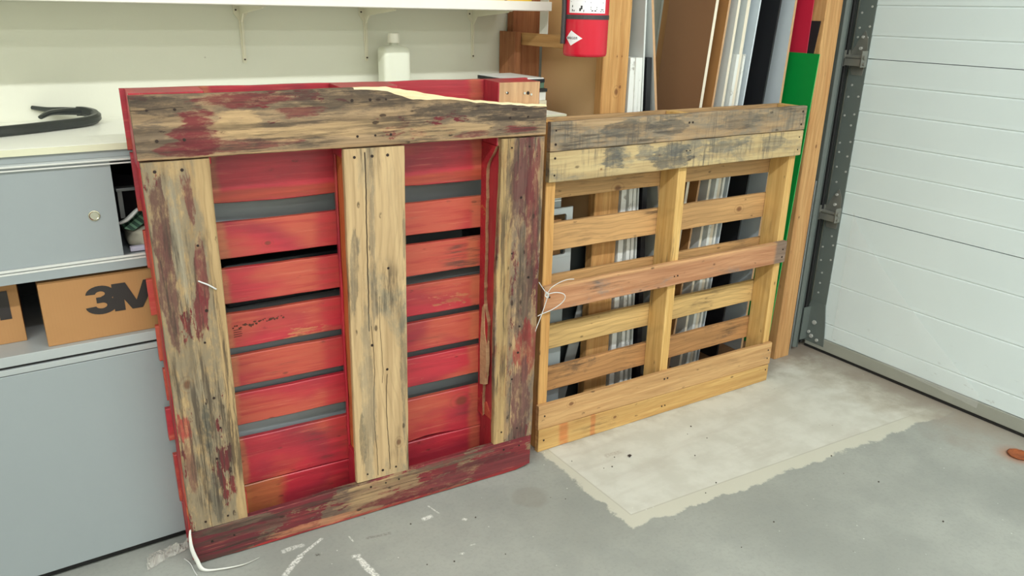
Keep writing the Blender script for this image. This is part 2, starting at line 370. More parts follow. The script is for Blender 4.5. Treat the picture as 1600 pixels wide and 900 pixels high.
# end stile
bm = bmesh.new(); bx(bm, DX-.004, DX+.046, 1.858, 1.928, .20, 2.45); link('end_stile', bm, msteel, door)
bm = bmesh.new(); prism(bm, [(DX-.007, y, z) for y, z in ((1.935, .03), (1.835, .03), (1.845, .13), (1.858, .215), (1.928, .215), (1.935, .2))], (.004, 0, 0))
bx(bm, DX-.05, DX-.004, 1.925, 1.929, .04, .19); link('bottom_bracket', bm, msteel, door)
bm = bmesh.new()
for (y, z, r) in ((1.895, .125, .010), (1.90, .06, .009), (1.87, .05, .007), (1.915, .075, .007)): cyl(bm, (DX-.013, y, z), r, .007, 'x', 6)
link('bracket_bolts', bm, mzinc, door)['kind'] = 'stuff'
bm = bmesh.new(); rr = random.Random(5)
zs = [.25+.055*i for i in range(24)]
for z in zs:
    for y in ((1.872, 1.915) if rr.random() < .6 else (1.888+rr.uniform(-.01, .02),)):
        cyl(bm, (DX-.0062, y+rr.uniform(-.004, .004), z+rr.uniform(-.012, .012)), .0042, .0026, 'x', 8)
link('rivet_heads', bm, mzinc, door)['kind'] = 'stuff'
for hz in (.60, 1.215, 1.83):
    bm = bmesh.new()
    # leaf above the joint
    prism(bm, [(DX-.0065, y, z) for y, z in ((1.862, hz+.02), (1.868, hz+.085), (1.884, hz+.115), (1.905, hz+.085), (1.935, hz+.02))], (.0025, 0, 0))
    prism(bm, [(DX-.0065, y, z) for y, z in ((1.862, hz+.005), (1.935, hz+.01), (1.915, hz-.05), (1.87, hz-.05))], (.0025, 0, 0))
    # roller carrier: folded box with two round openings
    bx(bm, DX-.042, DX-.0065, 1.858, 1.862, hz-.018, hz+.042); bx(bm, DX-.042, DX-.0065, 1.932, 1.936, hz-.018, hz+.042)
    bx(bm, DX-.042, DX-.038, 1.860, 1.934, hz-.014, hz+.012)
    hg = link('hinge', bm, mhinge, door)
    bm = bmesh.new(); cyl(bm, (DX-.030, 1.85, hz+.018), .008, .095, 'y', 16); cyl(bm, (DX-.028, 1.85, hz-.006), .006, .095, 'y', 14)
    link('hinge_barrel', bm, mhinge, hg)
    bm = bmesh.new(); cyl(bm, (DX-.013, 1.89, hz+.05), .0065, .006, 'x', 6); cyl(bm, (DX-.013, 1.888, hz+.092), .0055, .006, 'x', 6)
    link('bolt', bm, mzinc, hg)['kind'] = 'stuff'
# clear plastic film taped on the door
b = NB('clear_film'); b.b.inputs['Base Color'].default_value = (.95, .97, .96, 1); b.b.inputs['Roughness'].default_value = .22
b.b.inputs['Alpha'].default_value = .16; mfilm = b.m
bm = bmesh.new(); NX, NZ = 30, 24; grid = []
for i in range(NX+1):
    row = []
    for j in range(NZ+1):
        s, t = i/NX, j/NZ; y = 1.80-.62*s; zt = .62-.50*s**.8; z = .085-.045*s+t*max(zt-.07, .02)
        f = max(0, 1-abs((y-(1.72-.22*(1-t)))/.012))*.006+max(0, 1-abs((y-(1.50-.2*(1-t)))/.016))*.007+.0015*mnoise.noise(Vector((y*12, z*9, 0)))
        row.append(bm.verts.new((DX-.0095-f, y, z)))
    grid.append(row)
for i in range(NX):
    for j in range(NZ): bm.faces.new((grid[i][j], grid[i+1][j], grid[i+1][j+1], grid[i][j+1]))
tag(link('plastic_film', bm, mfilm, smooth=True), 'clear creased plastic film clinging to the lower corner of the garage door', 'film')
# vertical roller track
tr = thing('door_track', 'dark steel vertical roller track beside the white garage door', 'track', (0, 0, 0))
bm = bmesh.new()
prof = [(2.775, 1.925), (2.775, 1.921), (2.762, 1.921), (2.756, 1.928), (2.756, 1.962), (2.764, 1.970), (2.80, 1.970), (2.80, 1.966), (2.766, 1.966), (2.760, 1.960), (2.760, 1.930), (2.764, 1.925)]
prism(bm, [(x, y, .015) for x, y in prof], (0, 0, 2.3)); link('track_channel', bm, msteel, tr)
bm = bmesh.new(); bx(bm, 2.80, 2.803, 1.935, 1.975, .0, 2.3); bx(bm, 2.80, 2.898, 1.972, 1.976, .0, 2.3); link('track_angle', bm, msteel, tr)
bm = bmesh.new(); cyl(bm, (2.752, 1.946, .115), .007, .006, 'x', 6); cyl(bm, (2.752, 1.946, .30), .007, .006, 'x', 6); link('bolt', bm, mzinc, tr)['kind'] = 'stuff'
bm = bmesh.new(); bx(bm, 2.812, 2.826, 1.930, 1.944, .02, 2.3, .003); link('side_seal', bm, mblack, tr)
tag(box('steel_strip', flat('pale_metal', srgb(176, 178, 176), .3, .7, .1), 2.742, 2.750, 1.93, 1.965, 0, .75), 'thin pale metal strip standing on the floor between wooden post and door track', 'strip')

# ------------------------------------------------------------------ rusty floor anchor
c = fl(1592, 712); bm = bmesh.new(); n = 28; prof = [(.030, .0005), (.036, .006), (.031, .008), (.024, .004), (.018, .0015), (.0, .001)]
rings = [[bm.verts.new((c.x+r*math.cos(6.2832*i/n), c.y+r*math.sin(6.2832*i/n), z+.0008*math.sin(i*2.3))) for i in range(n)] for r, z in prof[:-1]]
for a, b2 in zip(rings, rings[1:]):
    for i in range(n): bm.faces.new((a[i], a[(i+1) % n], b2[(i+1) % n], b2[i]))
bm.faces.new(rings[-1])
b = NB('rust'); v = b.vec(); b.col(b.mix(b.noi(v, 60, 6), srgb(92, 44, 22), srgb(176, 98, 52))); b.b.inputs['Roughness'].default_value = .9; mrust = b.m
tag(link('floor_anchor', bm, mrust, smooth=True), 'rusty round steel anchor cup set in the concrete near the garage door', 'anchor')

# ================================================================== CABINETS
mgrey = flat('grey_enamel', srgb(142, 149, 150), .42, .05, .03, scale=3)
mgrey2 = flat('grey_enamel_light', srgb(164, 169, 168), .38, .1, .03)
malu = flat('aluminium_rail', srgb(216, 216, 212), .3, .4, .05)
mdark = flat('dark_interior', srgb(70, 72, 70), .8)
CY = 1.948; CYB = 2.385
lc = thing('lower_cabinet', 'lower grey steel cabinet with plain front panels on the floor behind the pallets', 'cabinet', (0, 0, 0))
box('body', mgrey, -2.2, 1.498, CY+.012, CYB, .03, .586, lc)
box('plinth', mblack, -2.2, 1.495, CY+.03, CYB, 0, .03, lc)
for i, (a, e) in enumerate(((-2.2, -.72), (-.717, .74), (.743, 1.498))):
    bm = bmesh.new(); bx(bm, a, e, CY, CY+.011, .032, .574, .0015); link('front_panel', bm, mgrey, lc)
box('top_rail', mgrey2, -2.2, 1.499, CY-.002, CY+.012, .576, .590, lc, .0012)
box('shadow_line', mblack, -2.2, 1.498, CY+.004, CY+.012, .590, .597, lc)
bm = bmesh.new(); bx(bm, -2.2, 1.50, CY-.002, CYB, .597, .621, .001); link('top_sheet', bm, mgrey2, lc)
box('corner_plate', mgrey2, 1.30, 1.514, 1.9385, 1.9455, .566, .621, lc)
# open bay
ob = thing('open_shelf_unit', 'open grey shelf bay between the two grey cabinets, holding cartons', 'shelf', (0, 0, 0))
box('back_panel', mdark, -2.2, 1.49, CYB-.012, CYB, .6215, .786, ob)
def end_frame(x):
    bm = bmesh.new()
    bx(bm, x, x+.004, CY+.06, CYB-.013, .622, .786); return link('side_panel', bm, mgrey, ob)
end_frame(-2.2); end_frame(1.36)
# pressed end plate with rounded windows at the right end
bm = bmesh.new()
def rrect(x0, x1, z0, z1, r, n=5):
    out = []
    for cx_, cz_, a0 in ((x1-r, z1-r, 0), (x0+r, z1-r, 90), (x0+r, z0+r, 180), (x1-r, z0+r, 270)):
        for k in range(n+1): a = math.radians(a0+90*k/n); out.append((cx_+r*math.cos(a), cz_+r*math.sin(a)))
    return out
def plate_with_hole(bm, x0, x1, z0, z1, h, y, t, r=.008):
    o = rrect(x0, x1, z0, z1, .001); i_ = rrect(*h, r); n = len(o); L = []
    for yy in (y, y+t): L.append(([bm.verts.new((a, yy, c_)) for a, c_ in o], [bm.verts.new((a, yy, c_)) for a, c_ in i_]))
    for k in range(n):
        q = (k+1) % n
        bm.faces.new((L[0][0][k], L[0][0][q], L[0][1][q], L[0][1][k])); bm.faces.new((L[1][0][k], L[1][1][k], L[1][1][q], L[1][0][q]))
        bm.faces.new((L[0][1][k], L[0][1][q], L[1][1][q], L[1][1][k])); bm.faces.new((L[0][0][k], L[1][0][k], L[1][0][q], L[0][0][q]))
plate_with_hole(bm, 1.30, 1.514, .6215, .786, (1.33, 1.490, .630, .766), 1.9385, .008)
bx(bm, 1.30, 1.514, 1.9385, 1.9465, .786, .7865); bx(bm, 1.435, 1.468, 1.9365, 1.9385, .770, .784, .0008)
link('end_plate', bm, mgrey2, ob)
# upper cabinet
uc = thing('upper_cabinet', 'upper grey steel cabinet with sliding doors directly under the white worktop', 'cabinet', (0, 0, 0))
XE = 1.472
box('bottom', mgrey, -2.2, XE, CY, CYB, .787, .808, uc)
box('top', mgrey, -2.2, XE, CY+.001, CYB, 1.050, 1.0655, uc)
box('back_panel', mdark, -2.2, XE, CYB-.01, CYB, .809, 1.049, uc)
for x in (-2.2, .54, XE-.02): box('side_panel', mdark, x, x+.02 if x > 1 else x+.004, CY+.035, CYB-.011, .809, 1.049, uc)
for z0, z1, p in ((.808, .812, 0), (.815, .820, 0), (1.034, 1.037, 0), (1.042, 1.0455, 0)):
    box('track_lip', malu, -2.2, XE, CY-.001, CY+.004, z0, z1, uc)
bm = bmesh.new(); bx(bm, -2.2, XE, CY+.004, CY+.034, .8085, .814); bx(bm, -2.2, XE, CY+.002, CY+.034, 1.040, 1.0495); link('track', bm, mgrey2, uc)
d1 = box('sliding_door', mgrey, -.75, .201, CY+.006, CY+.012, .815, 1.041, uc)
d2 = box('sliding_door', mgrey, .40, XE-.022, CY+.020, CY+.026, .815, 1.041, uc)
d4 = box('sliding_door', mgrey, -2.19, -.70, CY+.020, CY+.026, .815, 1.041, uc)
def pull(d, x, z, y):
    bm = bmesh.new(); n = 28
    prof = [(.0125, 0), (.0122, -.0016), (.0105, -.002), (.0095, -.0005), (.008, .0005)]
    R = [[bm.verts.new((x+r*math.cos(6.2832*i/n), y+dy, z+r*math.sin(6.2832*i/n))) for i in range(n)] for r, dy in prof]
    for a, e in zip(R, R[1:]):
        for i in range(n): bm.faces.new((a[i], a[(i+1) % n], e[(i+1) % n], e[i]))
    f = bm.faces.new(R[-1]); f.material_index = 1
    bm.faces.new(R[0][::-1])
    link('finger_pull', bm, [flat('chrome', srgb(200, 196, 180), .15, 1), flat('brass_cup', srgb(140, 132, 104), .3, .8)], d, smooth=False)
pull(d1, .153, .9195, CY+.0055)
# worktop
def top_mat():
    b = NB('worktop_laminate'); v = b.vec(rnd=False); base = b.mix(b.noi(v, 4, 5), srgb(242, 242, 228), srgb(246, 246, 234))
    sp = b.sm(b.vor(v, 9), .05, .03); b.col(b.mix(b.ma('MULTIPLY', sp, .5), base, srgb(120, 96, 60))); b.b.inputs['Roughness'].default_value = .35; return b.m
wt = thing('worktop', 'long pale laminate worktop lying on the grey cabinets along the back wall', 'worktop', (0, 0, 0))
bm = bmesh.new(); bx(bm, -2.2, 1.474, CY-.002, YB-.002, 1.0675, 1.081, .001); link('top', bm, top_mat(), wt)
box('edge_strip', flat('ivory_edge', srgb(204, 202, 174), .5), -2.2, 1.474, CY-.006, CY-.0025, 1.0665, 1.0805, wt)
# items inside the half-open upper cabinet
mwhite = flat('white_plastic', srgb(224, 222, 212), .4)
def blobby(name, mats, c, s, seed, label, cat, sub=3, amp=.18, flatb=True, **k):
    bm = bmesh.new(); bmesh.ops.create_icosphere(bm, subdivisions=sub, radius=1)
    for vv in bm.verts:
        p = vv.co.copy(); p = Vector([math.copysign(abs(q)**.62, q) for q in p])
        d = 1+amp*mnoise.noise(p*1.6+Vector((seed, 0, 0)))+amp*.4*mnoise.noise(p*4+Vector((0, seed, 0)))
        p = p*d; p.z = max(p.z, -.86); vv.co = Vector((c[0]+p.x*s[0], c[1]+p.y*s[1], c[2]+(p.z+.86)*s[2]))
    o = link(name, bm, mats, smooth=True); return tag(o, label, cat, **k)
zf = .8145
blobby('sack', flat('cream_cloth', srgb(176, 170, 152), .9), (.275, 2.06, zf), (.058, .07, .028), 3, 'slumped cream cloth bag inside the half-open upper cabinet', 'bag')
b = NB('green_print'); v = b.vec((1, 1, 1)); pt = b.sm(b.ma('SINE', b.ma('MULTIPLY', b.ma('ADD', b.x, b.z), 330.0)), .2, .5); b.col(b.mix(pt, srgb(34, 66, 50), srgb(98, 136, 108))); b.b.inputs['Roughness'].default_value = .6
bm = bmesh.new(); prism(bm, [(.215, 2.0, .870), (.235, 2.0, .862), (.31, 2.02, .905), (.296, 2.02, .925)], (0, .05, 0)); tag(link('packet', bm, b.m), 'dark green printed packet leaning on the cream bag in the upper cabinet', 'packet')
bm = bmesh.new(); sweep(bm, smooth_path([(.205, 1.995, .885), (.222, 1.993, .892), (.240, 1.992, .907), (.250, 1.992, .916)]), .007, 10, .5, radii=[.006+.004*math.sin(i/24*3.1) for i in range(25)]); tag(link('scraper_handle', bm, flat('pale_grey_plastic', srgb(190, 190, 184), .4), smooth=True), 'pale grey tool handle poking up inside the open upper cabinet', 'handle')
blobby('dark_bundle', flat('dark_cloth', srgb(44, 40, 44), .9), (.285, 2.20, zf), (.075, .06, .075), 8, 'dark bundle at the back of the half-open upper cabinet', 'bundle', amp=.35)
bm = bmesh.new(); bx(bm, .212, .262, 2.02, 2.05, .955, .962, .001); bx(bm, .215, .225, 2.03, 2.045, .888, .956); tag(link('putty_knife', bm, flat('dull_steel', srgb(120, 122, 122), .4, .5)), 'flat dull steel putty knife high in the dark cabinet opening', 'tool')
bm = bmesh.new(); bx(bm, .22, .33, 1.985, 2.0, zf, zf+.012, .002); tag(link('paper_pad', bm, flat('lilac_paper', srgb(196, 190, 206), .8)), 'pale lilac paper pad just inside the cabinet door track', 'pad')

# ------------------------------------------------------------------ cartons with printed letters
def carton_mat():
    b = NB('corrugated_card'); v = b.vec(); n = b.noi(v, 5, 4); base = b.mix(n, srgb(158, 114, 68), srgb(168, 124, 78))
    base = b.mix(b.ma('MULTIPLY', b.sm(b.ma('SINE', b.ma('MULTIPLY', b.x, 900.0)), .2, 1), .06), base, srgb(140, 100, 60)); b.col(base); b.b.inputs['Roughness'].default_value = .8; return b.m
mcard = carton_mat(); mink = flat('black_ink', srgb(38, 32, 30), .6)
def glyph3(bm, x, z, h, y, mi=0):
    # bold 3: two fat open bowls meeting in a middle bar
    def arc(cx_, cz_, ro_x, ro_z, ri_x, ri_z, a0, a1, n=18):
        L = []
        for k in range(n+1):
            a = math.radians(a0+(a1-a0)*k/n); L.append(((cx_+ro_x*math.cos(a), cz_+ro_z*math.sin(a)), (cx_+ri_x*math.cos(a), cz_+ri_z*math.sin(a))))
        for p, q in zip(L, L[1:]):
            vs = [bm.verts.new((x+h*t[0], y, z+h*t[1])) for t in (p[0], q[0], q[1], p[1])]; bm.faces.new(vs).material_index = mi
    arc(.47, .72, .45, .30, .15, .095, 176, -80)
    y -= .0002; arc(.47, .30, .50, .32, .17, .105, 80, -176)
    vs = [bm.verts.new((x+h*a, y-.0002, z+h*c_)) for a, c_ in ((.33, .40), (.62, .40), (.62, .61), (.33, .61))]; bm.faces.new(vs).material_index = mi
def glyphM(bm, x, z, h, y, mi=0):
    for q in (((0, 0), (.34, 0), (.34, 1.01), (0, 1.01)), ((1.12, 0), (1.46, 0), (1.46, 1.01), (1.12, 1.01)),
              ((.0, 1.01), (.44, 1.01), (.86, 0), (.56, 0)), ((1.02, 1.01), (1.46, 1.01), (.90, 0), (.60, 0))):
        y -= .00015; vs = [bm.verts.new((x+h*a, y, z+h*c_)) for a, c_ in q]; bm.faces.new(vs).material_index = mi
def carton(x0, x1, y0, y1, h, label, lx):
    t = thing('carton', label, 'box', (x0, y0, .6212))
    bm = bmesh.new(); W_, D_ = x1-x0, y1-y0; bx(bm, 0, W_, 0, D_, 0, h, .0015); link('carton_body', bm, mcard, t)
    bm = bmesh.new(); bx(bm, .001, W_-.001, .001, D_/2-.001, h, h+.0035); bx(bm, .001, W_-.001, D_/2+.001, D_-.001, h, h+.0035); f = link('lid_flaps', bm, mcard, t)
    bm = bmesh.new(); H3 = .068; glyph3(bm, lx, .060, H3, -.0006); glyphM(bm, lx+.058, .060, H3, -.0009); link('printed_lettering', bm, mink, t)
    return t
a = pl(137, 490, (0, 1, 0), 1.962)
carton(.017, .392, 1.962, 2.26, .152, 'brown carton printed 3M in black, standing right of its twin on the open shelf', a.x-.017)
carton(-.40, -.022, 2.03, 2.33, .150, 'brown carton cut off by the picture edge, left of the fully seen one', .200)
# black tool case, tube and white block further along the bay
tcs = thing('tool_case', 'black plastic tool case behind the slats of the red pallet', 'case', (.43, 2.0, .6212))
mbp = flat('black_plastic', srgb(34, 38, 40), .4)
bm = bmesh.new(); bx(bm, 0, .36, 0, .26, 0, .075, .006); link('case_base', bm, mbp, tcs); bm = bmesh.new(); bx(bm, 0, .36, 0, .26, .0765, .12, .008); link('case_lid', bm, mbp, tcs)
for x in (.03, .26): bm = bmesh.new(); bx(bm, x, x+.04, -.008, 0, .055, .10, .002); link('latch', bm, flat('glossy_black', srgb(46, 46, 44), .2), tcs)
bm = bmesh.new(); n = 24; R = []
for r, yy in ((.016, .3), (.016, 0), (.012, 0), (.012, .3)): R.append([bm.verts.new((.865+r*math.cos(6.2832*i/n), 1.985+yy, .6375+r*math.sin(6.2832*i/n))) for i in range(n)])
for a_, e in ((0, 1), (1, 2), (2, 3)):
    for i in range(n): bm.faces.new((R[a_][i], R[a_][(i+1) % n], R[e][(i+1) % n], R[e][i]))
tag(link('steel_tube', bm, mzinc, smooth=True), 'short steel tube with its open end showing between red slats', 'tube')
bm = bmesh.new(); bx(bm, .93, 1.19, 1.99, 2.10, .6212, .668, .008); tag(link('plastic_tray', bm, flat('pale_grey_tray', srgb(160, 168, 168), .4)), 'pale grey plastic tray lying in the open bay, right of the steel tube', 'tray')
bm = bmesh.new(); bx(bm, .90, 1.22, 2.14, 2.34, .6212, .755, .004); tag(link('grey_crate', bm, flat('slate_plastic', srgb(78, 82, 82), .6)), 'slate grey crate at the back of the open bay behind the tray', 'crate')
bm = bmesh.new(); bx(bm, 1.367, 1.488, 1.962, 2.2, .6212, .742, .001); tag(link('small_carton', bm, mcard), 'small orange-brown carton seen through the rounded opening of the end plate', 'box')

# ------------------------------------------------------------------ wall shelf
msh = flat('white_painted_shelf', srgb(240, 236, 226), .5, 0, .05)
sh = thing('wall_shelf', 'white painted board shelf along the top of the picture', 'shelf', (0, 0, 0))
bm = board_bm(4.2, .288, .025, nx=40, rough=.0, ch=.0015)
bm2 = bmesh.new(); bx(bm2, -2.7, 1.508, 2.10, YB-.002, 1.3755, 1.3995, .0015); bm.free(); link('shelf_board', bm2, msh, sh)
bm = bmesh.new(); bx(bm, -2.7, 1.508, 2.086, 2.099, 1.3765, 1.4035, .002); link('front_edging', bm, msh, sh)
def bracket(x):
    bm = bmesh.new(); y = YB-.001; zt = 1.3745
    prism(bm, [(x-.020, y, zt), (x+.020, y, zt), (x+.020, y, zt-.022), (x+.007, y, zt-.040), (x+.005, y, zt-.158), (x-.005, y, zt-.158), (x-.007, y, zt-.040), (x-.020, y, zt-.022)], (0, -.0022, 0))
    prism(bm, [(x-.016, y-.002, zt), (x+.016, y-.002, zt), (x+.006, y-.235, zt), (x-.006, y-.235, zt)], (0, 0, -.0022))
    prism(bm, [(x-.002, y-.002, zt-.002), (x-.002, y-.225, zt-.002), (x-.002, y-.22, zt-.006), (x-.002, y-.03, zt-.022), (x-.002, y-.010, zt-.045), (x-.002, y-.006, zt-.15), (x-.002, y-.002, zt-.155)], (.004, 0, 0))
    t = link('shelf_bracket', bm, flat('cream_bracket', srgb(226, 222, 200), .45), sh)
    bm = bmesh.new()
    for dx, dz in ((-.013, -.013), (.013, -.013), (0, -.148)): cyl(bm, (x+dx, y-.0045-(.003 if dx == 0 else 0), zt+dz), .0026, .003, 'y', 8)
    s = link('screws', bm, flat('dark_screw', srgb(70, 60, 50), .5, .5), t); s['kind'] = 'stuff'
for x in (.636, 1.014, .0, 1.40, -.6): bracket(x)
# goods on the shelf: only their lowest edge shows
def goods(x0, x1, name, mat, label, cat, h, y0=2.12): bm = bmesh.new(); bx(bm, x0, x1, y0, y0+.16, 1.3998, 1.3998+h, .002); return tag(link(name, bm, mat), label, cat)
goods(1.365, 1.455, 'yellow_packet', flat('yellow_card', srgb(232, 196, 60), .6), 'yellow packet nearest the right end of the wall shelf', 'packet', .09)
goods(1.285, 1.355, 'striped_packet', flat('pale_yellow_card', srgb(230, 214, 130), .6), 'pale yellow packet beside the bright yellow one on the shelf', 'packet', .09)
goods(1.14, 1.27, 'white_packet', flat('white_card', srgb(226, 214, 212), .6), 'white packet left of the yellow packets on the shelf', 'packet', .06)
# ------------------------------------------------------------------ bottle
bt = thing('plastic_bottle', 'milky white plastic bottle standing on the worktop against the wall', 'bottle', (1.072, 2.31, 1.0812))
b = NB('milky_plastic'); b.b.inputs['Base Color'].default_value = srgb(226, 228, 210); b.b.inputs['Roughness'].default_value = .35; b.b.inputs['Subsurface Weight'].default_value = .25; b.b.inputs['Subsurface Radius'].default_value = (.02, .02, .015); mmilk = b.m
bm = bmesh.new(); n = 28; R = []
for z, s in ((0, .90), (.004, .98), (.012, 1), (.168, 1), (.176, .97), (.181, .85), (.184, .5), (.186, .28), (.196, .26)):
    R.append([])
    for i in range(n):
        a = 6.2832*(i+.5)/n; e = .35 if s > .6 else .8; cx_ = math.copysign(abs(math.cos(a))**e, math.cos(a)); sy_ = math.copysign(abs(math.sin(a))**e, math.sin(a))
        R[-1].append(bm.verts.new((.0455*s*cx_, (.030 if s > .6 else .0455)*s*sy_, z)))
for a_, e in zip(R, R[1:]):
    for i in range(n): bm.faces.new((a_[i], a_[(i+1) % n], e[(i+1) % n], e[i]))
bm.faces.new(R[0]); bm.faces.new(R[-1]); link('bottle_body', bm, mmilk, bt, smooth=True)
bm = bmesh.new(); cyl(bm, (0, 0, .193), .0185, .028, 'z', 24, r2=.0175); link('cap', bm, flat('white_cap', srgb(240, 238, 222), .4), bt, smooth=False)
# ------------------------------------------------------------------ pry bar
miron = flat('black_iron', srgb(64, 68, 66), .32, .5, .3)
pb = thing('pry_bar', 'dark steel crowbar with curved split claw lying on the worktop', 'crowbar', (0, 0, 0))
pa = [(-.62, 1.975, 1.0935), (-.3, 2.05, 1.0935), (.0, 2.135, 1.0935), (.13, 2.195, 1.0935), (.185, 2.228, 1.0935), (.215, 2.262, 1.096), (.220, 2.298, 1.102), (.200, 2.325, 1.107), (.182, 2.332, 1.108)]
bm = bmesh.new(); p = smooth_path(pa, 6); sweep(bm, p, .0125, 8, 1.0); link('bar', bm, miron, pb)
for sgn, tip in ((1, (.086, 2.385, 1.116)), (-1, (.096, 2.270, 1.104))):
    bm = bmesh.new(); p = smooth_path([(.192, 2.330, 1.1075), (.150, 2.333+.016*sgn, 1.110), (.118, (2.332+tip[1])/2+.010*sgn, 1.111), tip], 5)
    sweep(bm, p, .012, 8, .7, radii=[.0145-.0075*i/(len(p)-1) for i in range(len(p))]); link('claw_prong', bm, miron, pb)
# ------------------------------------------------------------------ stack of pads at the worktop end
z = 1.0813
for (name, h, colr, x0, x1, y0, y1, lab) in (('board_stack', .030, (206, 196, 170), 1.33, 1.471, 2.045, 2.25, 'tan and white pile of card at the bottom of the stack on the worktop end'),
        ('paper_ream', .026, (224, 222, 214), 1.33, 1.470, 2.05, 2.24, 'white paper block in the middle of the stack on the worktop end'),
        ('dark_folder', .010, (34, 34, 32), 1.335, 1.472, 2.045, 2.25, 'black folder above the white paper block on the worktop end'),
        ('green_folder', .018, (92, 120, 96), 1.33, 1.466, 2.055, 2.24, 'muted green folder below the topmost black one on the worktop end'),
        ('black_binder', .010, (26, 28, 34), 1.335, 1.464, 2.05, 2.245, 'thin black binder directly under the white top sheet of the stack'),
        ('white_sheet', .004, (236, 236, 232), 1.338, 1.462, 2.052, 2.243, 'white sheet lying topmost on the stack at the worktop end')):
    bm = bmesh.new(); bx(bm, x0, x1, y0, y1, z, z+h, .0008); tag(link(name, bm, flat(name+'_mat', srgb(*colr), .6, scale=60, vary=.1)), lab, {'board_stack': 'card', 'paper_ream': 'paper', 'white_sheet': 'paper'}.get(name, 'folder')); z += h+.0002

# ================================================================== LUMBER RACK
T1 = dict(light=(214, 172, 118), dark=(190, 144, 92))
mstud = wood('fir_stud', (212, 168, 112), (186, 138, 84), grime=.08, streak=.35, spots=.1)
mstud_dk = wood('fir_stud_reddish_shaded', (178, 122, 82), (146, 92, 60), grime=.15, streak=.35, spots=.1)  # reddish fir, darkened: shade on the short post's left side is in this colour
mstud_c = wood('fir_post', (206, 162, 108), (184, 134, 84), grime=.10, streak=.5, spots=.1, knots=[(.9, .03, .007), (.62, .07, .005)])
mstud_b = wood('fir_post_knotty', (214, 168, 108), (186, 134, 78), grime=.06, streak=.3, spots=.05, knots=[(1.135, .045, .009), (1.15, .03, .005), (1.245, .05, .003), (1.245, .03, .003)])
rk = thing('timber_rack', 'rough timber storage rack of studs between the cabinets and the garage door', 'rack', (0, 0, 0))
def stud(name, mat, x0, x1, y0, y1, z0, z1, parent=None, axis='z'):
    if axis == 'z':
        bm = board_bm(z1-z0, x1-x0, y1-y0, nx=10, rough=.0008, ch=.003); return link(name, bm, mat, parent or rk, (x1, y0, z0), (0, -math.pi/2, 0))
    bm = board_bm(y1-y0, z1-z0, x1-x0, nx=8, rough=.0008, ch=.002); return link(name, bm, mat, parent or rk, (x1, y0, z0), (0, 0, math.pi/2))
stud('short_post', mstud_dk, 1.505, 1.531, 2.286, 2.386, 0, 1.308)
stud('rail', mstud, 1.533, 1.571, 1.990, 2.342, 1.266, 1.305, axis='y')
tag(box('plastic_strip', mwhite, 1.536, 1.538, 2.145, 2.190, 1.3060, 1.46), 'short white plastic strip standing upright on the rack rail', 'strip')
stud('tall_back_board', mstud_dk, 1.535, 1.650, 2.345, 2.384, 0, 2.6)
stud('post', mstud_b, 1.639, 1.744, 1.98, 2.018, 0, 2.6)
stud('post', mstud_c, 2.605, 2.698, 1.90, 1.99, 0, 2.6)
stud('rear_post', mstud_dk, 2.62, 2.698, 2.30, 2.384, 0, 2.6)
mply = wood('plywood_base', (150, 112, 78), (124, 88, 60), grime=.4, streak=.2)
hb = board_bm(.80, .35, .04, nx=4); hb.free()
box('base_board', mply, 1.765, 2.58, 1.965, 2.38, 0, .035, rk)
# fire extinguisher
ex = thing('fire_extinguisher', 'red fire extinguisher with white diamond badge hanging at the rack post', 'extinguisher', (1.503, 1.905, 1.253))
mred = flat('red_enamel', srgb(206, 28, 52), .22, 0, .02); mblk = flat('black_band', srgb(58, 54, 56), .5)
bm = bmesh.new(); n = 40; R = []
for r, z in ((.045, .003), (.050, 0), (.058, .0), (.0635, .003), (.065, .010), (.065, .36), (.058, .385), (.04, .405), (.018, .415), (.018, .44)): R.append([bm.verts.new((r*math.cos(6.2832*i/n), r*math.sin(6.2832*i/n), z)) for i in range(n)])
for a_, e in zip(R, R[1:]):
    for i in range(n): bm.faces.new((a_[i], a_[(i+1) % n], e[(i+1) % n], e[i]))
bm.faces.new(R[0]); bm.faces.new(R[-1]); link('tank', bm, mred, ex, smooth=True)
bm = bmesh.new(); cyl(bm, (0, 0, .104), .0662, .012, 'z', 40); link('strap', bm, mblk, ex, smooth=False)
def curved_patch(pts_fn, r, mat, name, parent):
    pass
va = math.atan2(-1.905, -1.503)
def wrap(bm, poly, r, mi=0):   # poly of (s, z) on the tank skin, s metres along the arc from the side facing the camera
    vs = [bm.verts.new((r*math.cos(va+s/.065), r*math.sin(va+s/.065), z)) for s, z in poly]; f = bm.faces.new(vs); f.material_index = mi; return f
def wrap_strip(bm, s0, s1, f_lo, f_hi, r, n=14):
    for k in range(n):
        a_, e = s0+(s1-s0)*k/n, s0+(s1-s0)*(k+1)/n
        q = [(a_, f_lo(a_)), (e, f_lo(e)), (e, f_hi(e)), (a_, f_hi(a_))]
        if abs(q[2][1]-q[1][1]) < 1e-6: q = q[:2]+q[3:]
        elif abs(q[3][1]-q[0][1]) < 1e-6: q = q[:3]
        wrap(bm, q, r)
mlab = flat('label_white', srgb(238, 234, 236), .4, 0, .01)
dz, dh = .052, .021; sc_ = -.047; sl, sr = -.065, -.009
def hi(s): return dz+dh*((s-sl)/(-.045-sl) if s < -.045 else (sr-s)/(sr+.045))
def lo(s): return dz-dh*((s-sl)/(-.045-sl) if s < -.045 else (sr-s)/(sr+.045))
bm = bmesh.new(); wrap_strip(bm, sl, -.045, lo, hi, .0653, 5); wrap_strip(bm, -.045, sr, lo, hi, .0653, 12); link('diamond_badge', bm, mlab, ex)
bm = bmesh.new(); x_ = -.060
def bars(bm, segs, s, z, h, r):
    for (a0, c0, a1, c1) in segs: wrap(bm, [(s+a0*h, z+c0*h), (s+a1*h, z+c0*h), (s+a1*h, z+c1*h), (s+a0*h, z+c1*h)], r)
